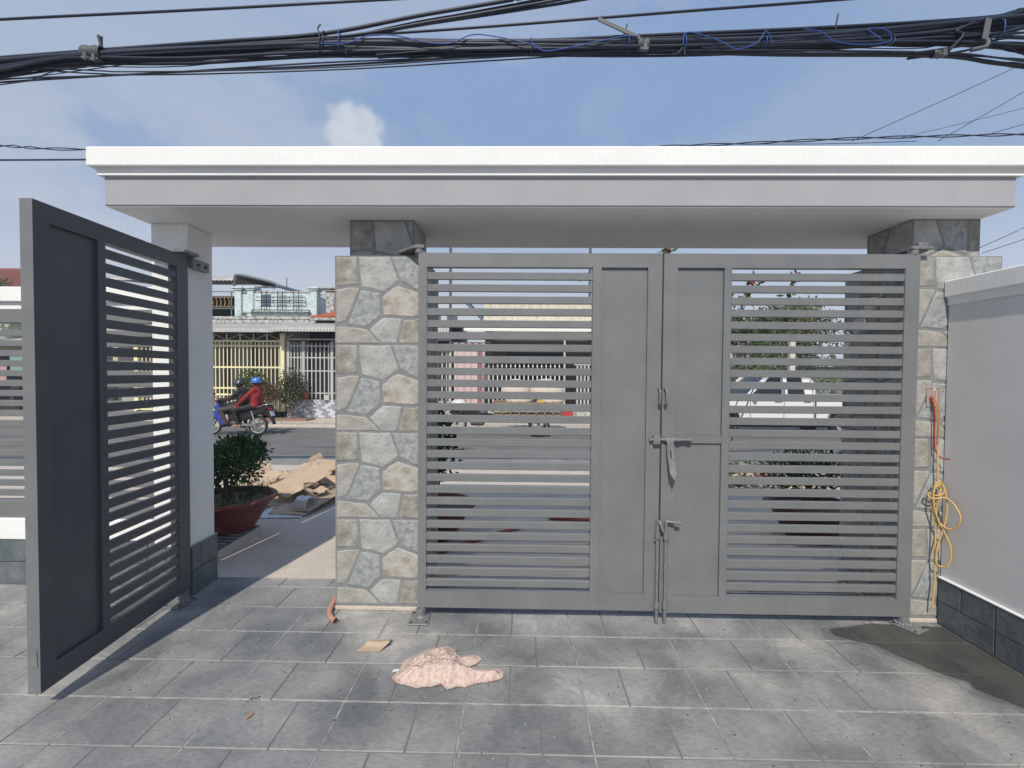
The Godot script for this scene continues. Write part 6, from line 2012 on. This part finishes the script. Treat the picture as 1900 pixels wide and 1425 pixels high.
func make_tricycle() -> void:
	var t := thing("cargo_tricycle", "loaded cargo tricycle with wooden bed standing behind the gate slats", "tricycle", Vector3(0.2, -0.116, -13.2))
	var wood := grain(mottled([[0.0, 0.22, 0.15, 0.09], [1.0, 0.38, 0.27, 0.17]], 0.6, 111, 0.02, 0.8), 0.15, 0.75)
	part("bed", MB.new().span(Vector3(-0.95, 0.52, -0.5), Vector3(1.0, 0.6, 0.5), 0.01), wood, t)
	for y in [0.72, 0.9]:
		for z in [-0.48, 0.48]:
			part("side_rail", MB.new().span(Vector3(-0.95, y, z - 0.015), Vector3(1.0, y + 0.05, z + 0.015), 0.005), wood, t)
	for k in 9:
		part("rail_post", MB.new().span(Vector3(-0.93 + 0.235 * k, 0.6, 0.497), Vector3(-0.89 + 0.235 * k, 0.98, 0.53), 0.004), wood, t)
	for z in [-0.58, 0.58]:
		wheel(t, Vector3(0.35, 0.29, z), 0.29, 0.09, 16, M.chrome)
	wheel(t, Vector3(-2.0, 0.29, 0), 0.29, 0.08, 16, M.chrome)
	part("frame", MB.new().bar(Vector3(-1.9, 0.62, 0), Vector3(0.4, 0.45, 0), 0.07).bar(Vector3(0.35, 0.29, -0.55), Vector3(0.35, 0.29, 0.55), 0.06).bar(Vector3(-1.75, 0.95, 0), Vector3(-2.0, 0.29, 0.06), 0.05), M.black, t)
	part("engine", MB.new().span(Vector3(-1.6, 0.25, -0.15), Vector3(-1.2, 0.55, 0.15), 0.04), plain(0.12, 0.12, 0.125, 0.4, 0.5), t)
	part("fairing", MB.new().ball(Vector3(-1.95, 0.86, 0), Vector3(0.24, 0.13, 0.16), 14, 8), plain(0.62, 0.62, 0.62, 0.3), t)
	part("seat", MB.new().ball(Vector3(-1.25, 0.76, 0), Vector3(0.3, 0.07, 0.15), 14, 7), M.rubber, t)
	part("handlebar", MB.new().tube(curve([Vector3(-1.65, 1.05, 0.35), Vector3(-1.75, 1.0, 0.1), Vector3(-1.75, 1.0, -0.1), Vector3(-1.65, 1.05, -0.35)], 4), 0.015, 6), M.chrome, t)
	var fab := mottled([[0.0, 0.24, 0.30, 0.16], [0.3, 0.58, 0.55, 0.45], [0.6, 0.68, 0.60, 0.53], [0.85, 0.58, 0.30, 0.28], [1.0, 0.25, 0.32, 0.2]], 0.9, 112, 0.03, 0.9, 0.0, 3)
	for k in 2:
		var sx: float = [-0.12, 0.78][k]
		var b := MB.new()
		b.ball(Vector3.ZERO, [Vector3(0.42, 0.36, 0.36), Vector3(0.50, 0.37, 0.38)][k], 20, 11, Basis(Vector3(0, 0, 1), 0.1 - 0.2 * k))
		b.ball(Vector3(0.1, -0.25, 0.1), Vector3(0.4, 0.2, 0.33), 16, 8)
		single("cloth_sack", b, fab, ["round floral cloth bundle at the front of the tricycle bed", "wider floral cloth bundle at the rear of the tricycle bed"][k], "bundle", Vector3(sx, 1.12, -13.2), "floral cloth bundles on the tricycle")
	var cl := [Color(0.02, 0.02, 0.05), Color(0.35, 0.33, 0.30), Color(0.16, 0.07, 0.05), Color(0.45, 0.30, 0.06), Color(0.10, 0.14, 0.10), Color(0.3, 0.3, 0.33)]
	var ln := ["navy bag wedged below the floral bundles on the tricycle", "pale bag in front of the bundles on the tricycle", "brown sack at the front corner of the tricycle bed", "yellow bag below the wide floral bundle", "dark green sack at the head of the tricycle bed", "light grey bag at the tail of the tricycle bed"]
	for k in 6:
		single("loaded_bag", MB.new().ball(Vector3.ZERO, Vector3(0.2, 0.13, 0.18), 12, 7, Basis(any_dir(), 0.3)), plain(cl[k].r, cl[k].g, cl[k].b, 0.8), ln[k], "bag", Vector3(-0.62 + [1.0, 0.45, 0.0, 1.25, 0.2, 1.5][k], 0.72 + 0.07 * (k % 2), -12.95))
	single("red_crate", MB.new().span(Vector3(-0.17, 0, -0.15), Vector3(0.17, 0.22, 0.15), 0.02), plain(0.55, 0.04, 0.05, 0.5), "bright red plastic box on the tail of the tricycle", "box", Vector3(1.33, 0.42, -13.0))


func make_pickup() -> void:
	var t := thing("pickup_truck", "white double cab pickup parked across the road behind the slats", "pickup", Vector3(7.4, -0.116, -13.8))
	var white := plain(0.76, 0.76, 0.74, 0.22)
	white.clearcoat_enabled = true
	var glass: Material = M.glass
	# local: forward is -x; wheel centres at x = -1.68 and 1.66
	part("lower_body", shell([[2.52, 0.42], [2.56, 0.62], [2.5, 0.86], [2.40, 0.98], [1.2, 1.14], [1.0, 1.16], [-0.78, 1.18], [-0.80, 1.17], [-2.6, 1.17], [-2.62, 0.5], [-2.10, 0.45], [-2.07, 0.62], [-1.9, 0.78], [-1.66, 0.84], [-1.42, 0.78], [-1.25, 0.62], [-1.22, 0.40], [1.22, 0.36], [1.26, 0.60], [1.44, 0.78], [1.68, 0.84], [1.92, 0.78], [2.1, 0.62], [2.14, 0.42]], 1.76, 0.06), white, t)
	for q in [[[-1.0, 1.16, 0.80, -0.32, 1.79, 0.66, 0.09, 0.07]], [[0.05, 1.16, 0.82, 0.06, 1.80, 0.68, 0.1, 0.05]], [[0.70, 1.16, 0.81, 0.62, 1.80, 0.67, 0.20, 0.06]], [[-0.33, 1.80, 0.66, 0.72, 1.80, 0.66, 0.06, 0.06]]]:
		var w: Array = q[0]
		for s in [-1.0, 1.0]:
			part("cab_pillar", MB.new().bar(Vector3(w[0], w[1], w[2] * s), Vector3(w[3], w[4], w[5] * s), w[6], w[7]), white, t)
	part("roof", MB.new().box(Vector3(0.2, 1.825, 0), Vector3(1.16, 0.07, 1.36), 0.03), white, t)
	part("cab_glass", MB.new().outward_prism([Vector3(-0.97, 1.16, 0.79), Vector3(0.68, 1.16, 0.79), Vector3(0.62, 1.79, 0.655), Vector3(-0.30, 1.79, 0.655)]), glass, t)
	part("cab_pillar_trim", MB.new().bar(Vector3(-0.02, 1.17, 0.845), Vector3(0.0, 1.78, 0.70), 0.12, 0.012), plain(0.18, 0.18, 0.18, 0.5), t)
	part("sport_bar", MB.new().tube(curve([Vector3(0.90, 1.17, 0.72), Vector3(0.84, 1.6, 0.66), Vector3(0.8, 1.66, 0.0), Vector3(0.84, 1.6, -0.66), Vector3(0.90, 1.17, -0.72)], 5), 0.04, 8), white, t)
	for x in [-1.68, 1.66]:
		for z in [-0.74, 0.74]:
			wheel(t, Vector3(x, 0.36, z), 0.36, 0.23, 6, M.chrome)
		part("arch_trim", MB.new().tube(curve([Vector3(x - 0.44, 0.5, 0.885), Vector3(x - 0.3, 0.76, 0.885), Vector3(x, 0.86, 0.885), Vector3(x + 0.3, 0.76, 0.885), Vector3(x + 0.44, 0.5, 0.885)], 4), 0.03, 6), M.black, t)
	for x in [-0.95, -0.02, 0.80]:
		part("door_gap", MB.new().span(Vector3(x - 0.007, 0.48, 0.872), Vector3(x + 0.007, 1.15, 0.884)), M.black, t)
	part("door_gap", MB.new().span(Vector3(0.83, 0.44, 0.874), Vector3(0.87, 1.17, 0.886)), M.black, t)
	for x in [-0.18, 0.62]:
		part("door_handle", MB.new().box(Vector3(x, 1.02, 0.895), Vector3(0.2, 0.03, 0.025), 0.008), M.chrome, t)
	part("side_step", MB.new().span(Vector3(-1.15, 0.34, 0.8), Vector3(1.1, 0.40, 0.95), 0.02), M.black, t)
	part("sill", MB.new().span(Vector3(-1.2, 0.40, 0.865), Vector3(1.2, 0.47, 0.887), 0.005), M.black, t)
	var mi := part("wing_mirror", MB.new().ball(Vector3(-0.86, 1.2, 1.0), Vector3(0.08, 0.10, 0.12), 12, 7), M.black, t)
	part("mirror_arm", MB.new().bar(Vector3(-0.84, 1.15, 0.85), Vector3(-0.86, 1.18, 0.95), 0.04), M.black, mi)
	part("headlight", MB.new().ball(Vector3(-2.42, 0.86, 0.68), Vector3(0.12, 0.09, 0.16), 12, 7), plain(0.5, 0.52, 0.55, 0.1), t)
	part("tail_light", MB.new().span(Vector3(2.55, 0.80, 0.72), Vector3(2.63, 1.12, 0.88), 0.02), plain(0.35, 0.01, 0.01, 0.25), t)
	part("bumper", MB.new().span(Vector3(-2.62, 0.42, -0.85), Vector3(-2.45, 0.66, 0.85), 0.04), M.black, t)
	part("underbody", MB.new().span(Vector3(-2.3, 0.28, -0.7), Vector3(2.3, 0.45, 0.7)), M.black, t)


# ---------------------------------------------------------------- cables overhead
func pts2(list: Array, z: float, jitter := 0.0) -> Array:
	var out := []
	for p in list:
		out.append(Vector3(p[0] + 0.0, p[1] + some(-jitter, jitter), z + some(-jitter, jitter) * 2.0))
	# wires that leave the view run on
	if absf(out[0].x / z) > 1.08:
		out.push_front(out[0] + (out[0] - out[1]).normalized() * 7.0)
	if absf(out[-1].x / z) > 1.08 or (out[-1].y - 1.649) / absf(z) > 0.8:
		out.append(out[-1] + (out[-1] - out[-2]).normalized() * 7.0)
	return curve(out, 5)


func make_wires() -> void:
	var t := thing("cable_bundle", "thick sagging bundle of black cables crossing the sky above the canopy", "cables", Vector3(0, 4.87, -4.65))
	var o := -t.position
	var up := [[-6.138, 4.739], [-5.294, 4.805], [-4.271, 4.878], [-3.082, 4.951], [-1.993, 5.031], [-1.016, 5.197], [-0.106, 5.356], [0.691, 5.509]]
	var up2 := [[-6.138, 4.685], [-5.294, 4.765], [-4.271, 4.852], [-1.993, 4.991], [-0.910, 5.150], [0.266, 5.336], [1.222, 5.496]]
	var mid := [[-6.138, 4.632], [-5.301, 4.725], [-4.271, 4.818], [-1.993, 4.905], [-0.372, 4.905], [1.176, 4.898], [2.551, 4.945], [3.959, 5.038], [4.889, 5.124], [5.660, 5.210]]
	var mid2 := [[-6.138, 4.599], [-5.301, 4.679], [-4.271, 4.798], [-2.810, 4.878], [-1.774, 4.871], [-0.372, 4.865], [1.176, 4.878], [2.551, 4.905], [3.966, 4.964], [4.378, 5.051], [4.889, 5.190], [5.401, 5.317]]
	var rtop := [[-1.448, 4.871], [-0.531, 4.911], [1.176, 4.978], [3.076, 5.057], [4.477, 5.137], [4.889, 5.204], [5.401, 5.277]]
	var low := [[-6.138, 4.579], [-5.301, 4.639], [-4.577, 4.752], [-3.361, 4.759], [-1.993, 4.812], [-0.372, 4.832], [1.176, 4.858], [2.551, 4.891], [4.072, 4.898], [4.902, 4.845], [5.680, 4.772]]
	var low2 := [[-6.138, 4.519], [-5.301, 4.586], [-3.913, 4.639], [-1.993, 4.732], [-0.372, 4.805], [1.176, 4.858]]
	var low3 := [[-5.022, 4.692], [-3.913, 4.646], [-1.993, 4.692], [-0.372, 4.778], [1.176, 4.852]]
	var bot := [[0.698, 4.858], [1.760, 4.832], [2.558, 4.812], [4.072, 4.792], [4.597, 4.739], [4.909, 4.692], [5.427, 4.606]]
	var mc := [[1.760, 4.865], [3.129, 4.905], [4.072, 4.918], [4.537, 4.971], [4.896, 5.051], [5.308, 5.111]]
	var md := [[2.817, 4.891], [4.065, 4.971], [4.896, 4.958], [5.414, 4.945]]
	# [path, rise, radius, times, wander]
	for e in [[mid, -0.02, 0.009, 7, 0.10], [mid2, -0.03, 0.008, 5, 0.10], [low, 0.02, 0.008, 4, 0.09], [rtop, -0.12, 0.009, 4, 0.07], [up, 0.0, 0.032, 1, 0.0], [up, -0.05, 0.02, 2, 0.015], [up2, 0.0, 0.024, 2, 0.02], [mid, 0.0, 0.034, 2, 0.03], [mid, -0.03, 0.022, 5, 0.035], [mid2, 0.0, 0.024, 5, 0.035], [mid2, -0.04, 0.018, 3, 0.035], [rtop, 0.0, 0.026, 2, 0.012], [rtop, -0.07, 0.017, 4, 0.018], [low, 0.0, 0.02, 3, 0.02], [low2, 0.0, 0.014, 2, 0.02], [low3, 0.0, 0.011, 2, 0.02], [bot, 0.0, 0.022, 2, 0.012], [bot, 0.015, 0.013, 2, 0.02], [mc, 0.0, 0.024, 2, 0.03], [md, 0.0, 0.02, 2, 0.03], [[[4.072, 4.805], [4.902, 4.752], [5.421, 4.705]], 0.0, 0.012, 1, 0.0], [[[4.378, 5.011], [4.902, 4.805], [5.427, 4.592]], 0.0, 0.011, 2, 0.03], [[[4.278, 4.898], [4.896, 5.064], [5.407, 5.184]], 0.0, 0.013, 2, 0.03], [[[3.813, 4.778], [4.384, 4.865], [4.637, 4.958], [4.896, 4.984], [5.414, 5.004]], 0.0, 0.016, 2, 0.03], [[[-5.414, 4.519], [-5.022, 4.573], [-4.743, 4.666], [-4.411, 4.712]], 0.0, 0.009, 1, 0.0]]:
		for k in e[3]:
			var lifted := []
			for p in e[0]:
				lifted.append([p[0], p[1] + e[1] * 0.664 + (some(-0.664, 0.664) * e[4] if e[3] > 1 else 0.0)])
			part("cable", MB.new().tube(pts2(lifted, -4.65 + some(-0.05, 0.05) * (1.0 if e[3] > 1 else 0.0), 0.003), e[2] * some(0.57, 0.73), 7, false), M.cable, t, o)
	# blue tie wires wound round the bundle
	for path in [[[-1.993, 4.871], [-1.721, 4.871], [-1.501, 4.958], [-1.236, 4.945], [-0.910, 4.865], [-0.691, 4.865], [-0.505, 4.951], [-0.319, 4.951], [0.086, 4.845], [0.219, 4.785], [0.485, 4.832], [0.963, 4.931], [1.123, 4.931]], [[1.561, 4.845], [1.601, 4.964], [1.920, 4.878], [2.079, 4.805], [2.265, 4.858], [2.352, 4.958], [2.425, 4.852]], [[2.710, 4.971], [2.870, 4.958], [3.029, 4.871], [3.288, 4.838], [3.547, 4.871], [3.507, 4.978], [3.335, 4.998], [3.448, 4.871]]]:
		part("blue_tie", MB.new().tube(pts2(path, -4.56, 0.007), 0.0057, 6), M.cable_blue, t, o)
	for p in [[-1.827, 4.938, 0.16], [-1.980, 4.925, 0.17], [0.086, 4.885, 0.1], [1.030, 4.911, 0.12], [1.581, 4.905, 0.12], [2.358, 4.898, 0.09], [4.617, 5.018, 0.16], [-2.013, 4.885, 0.12]]:
		var ring_ := []
		for k in 13:
			var a := TAU * k / 12.0
			ring_.append(Vector3(p[0] + sin(a) * 0.014 + some(-0.007, 0.007), p[1] + cos(a) * p[2] * 0.664, -4.65 + sin(a) * 0.087))
		part("blue_tie", MB.new().tube(ring_, 0.006, 6), M.cable_blue if p[0] > -1.97 else M.cable, t, o)
	# galvanised suspension clamps
	for p in [[-4.338, 4.832, 0.159, 0.073], [1.189, 4.891, 0.113, 0.066], [4.052, 4.798, 0.086, 0.040], [-4.251, 4.825, 0.066, 0.080]]:
		var c := part("clamp", MB.new().lathe([Vector2(p[3] * 0.9, -p[2] / 2), Vector2(p[3], -p[2] / 2 + 0.013), Vector2(p[3], -0.02), Vector2(p[3] * 0.86, 0.0), Vector2(p[3], 0.02), Vector2(p[3], p[2] / 2 - 0.013), Vector2(p[3] * 0.9, p[2] / 2)], 10, Vector3(p[0], p[1], -4.64), Basis(Vector3(0, 0, 1), PI / 2 - 0.05)), plain(0.07, 0.09, 0.095, 0.5), t, o)
		part("clamp_bolt", MB.new().span(Vector3(p[0] - 0.013, p[1] - p[3] - 0.033, -4.58), Vector3(p[0] + 0.02, p[1] - p[3] + 0.033, -4.55)).span(Vector3(p[0] - 0.04, p[1] - p[3] - 0.02, -4.60), Vector3(p[0] + 0.04, p[1] - p[3], -4.56)), plain(0.09, 0.10, 0.11, 0.5), c)
	part("steel_strap", MB.new().bar(Vector3(0.737, 5.111, -4.584), Vector3(1.143, 4.925, -4.584), 0.036, 0.013), M.cable_grey, t, o)
	part("steel_strap", MB.new().bar(Vector3(4.477, 5.084, -4.570), Vector3(4.424, 4.871, -4.550), 0.056, 0.013, 0.003).tube(curve([Vector3(4.451, 4.871, -4.550), Vector3(4.437, 4.805, -4.544), Vector3(4.305, 4.778, -4.557)], 4), 0.02, 6), M.cable_grey, t, o)
	part("wire_tail", MB.new().tube([Vector3(-4.251, 4.998, -4.617), Vector3(-4.218, 4.871, -4.617)], 0.013, 6).tube([Vector3(-4.205, 4.978, -4.604), Vector3(-4.218, 4.871, -4.617)], 0.01, 6), M.cable, t, o)
	part("wire_tail", MB.new().tube(curve([Vector3(-2.006, 5.097, -4.617), Vector3(-2.033, 5.057, -4.617), Vector3(-2.019, 5.004, -4.617), Vector3(-1.993, 4.871, -4.597), Vector3(-1.760, 4.865, -4.584), Vector3(-1.740, 4.778, -4.584)], 4), 0.0066, 6), M.cable, t, o)
	part("wire_tail", MB.new().tube(curve([Vector3(1.030, 5.084, -4.617), Vector3(0.996, 4.978, -4.617)], 3), 0.0066, 5).tube(curve([Vector3(3.076, 5.170, -4.617), Vector3(3.056, 5.038, -4.617), Vector3(3.089, 5.004, -4.617)], 3), 0.008, 5), M.cable, t, o)
	part("wire_tail", MB.new().tube(curve([Vector3(1.461, 4.778, -4.604), Vector3(1.528, 4.792, -4.604), Vector3(1.574, 4.845, -4.604), Vector3(1.594, 4.778, -4.604)], 4), 0.0093, 6), M.cable, t, o)
	part("wire_tail", MB.new().tube(curve([Vector3(3.554, 4.978, -4.584), Vector3(3.600, 4.925, -4.584), Vector3(3.587, 4.871, -4.584), Vector3(3.521, 4.845, -4.584)], 4), 0.0093, 6), M.cable, t, o)
	part("wire_tail", MB.new().tube(curve([Vector3(4.119, 4.792, -4.584), Vector3(4.251, 4.938, -4.584), Vector3(4.185, 4.978, -4.584), Vector3(4.351, 5.057, -4.584)], 4), 0.0146, 6), M.cable, t, o)
	single("power_wire", MB.new().tube(pts2([[-6.125, 5.124], [-5.288, 5.184], [-3.408, 5.263], [-1.561, 5.350], [-0.372, 5.410]], -4.65), 0.0133, 7, false), M.cable, "single black wire running alone above the thick cable bundle", "wire")
	single("power_wire", MB.new().tube(pts2([[-2.976, 4.951], [-1.993, 5.011], [-0.372, 5.111], [1.754, 5.263], [2.750, 5.330], [3.846, 5.410]], -4.68), 0.0133, 7, false), M.cable, "single dark wire leaving the bundle and climbing across the blue sky", "wire")
	var tw := MB.new()
	for ph in 2:
		var pts := []
		var base := curve([Vector3(-11.91, 6.08, -9), Vector3(-10.28, 6.05, -9), Vector3(-8.13, 5.97, -9), Vector3(0.34, 5.98, -9), Vector3(3.44, 6.05, -9), Vector3(6.51, 6.18, -9), Vector3(9.54, 6.25, -9), Vector3(11.04, 6.30, -9)], 26)
		for i in base.size():
			var a := i * 0.42 + PI * ph
			pts.append(base[i] + Vector3(0, cos(a), sin(a)) * 0.019)
		tw.tube(pts, 0.011, 5, false)
	single("twisted_wire", tw, M.cable, "twisted pair of wires stretched just above the canopy's white cap", "wire")
	single("service_wire", MB.new().tube(pts2([[-11.92, 5.77], [-10.29, 5.77], [-7.06, 5.78], [-2.81, 5.75], [8.0, 5.74], [10.5, 5.8]], -9.0), 0.017, 6, false), M.cable, "straight wire meeting the end of the white cap", "wire")
	var lb := ["steepest thin wire slanting down from the cables to the canopy", "thin wire slanting down close beside the steepest one", "faint low wire crossing behind the slanting wires", "short thin wire just above the canopy's end", "thin wire lying along the twisted pair", "upper thin wire beyond the stone column's top", "lower thin wire beyond the stone column's top"]
	var dl := [[[7.01, 6.62], [9.12, 7.57], [11.21, 8.54]], [[8.81, 6.62], [10.02, 7.32], [11.22, 8.04]], [[8.02, 6.69], [9.64, 7.07], [11.24, 7.48]], [[9.82, 6.75], [10.54, 6.96], [11.25, 7.20]], [[4.97, 6.56], [6.67, 6.57], [8.36, 6.62]], [[9.73, 4.37], [10.53, 4.74], [11.33, 5.15]], [[9.81, 4.27], [10.58, 4.53], [11.34, 4.84]]]
	for i in 7:
		single("drop_wire", MB.new().tube(pts2(dl[i], -10.0), 0.007 if i != 2 else 0.005, 5, false), M.cable, lb[i], "wire", Vector3.ZERO, "thin drop wires")
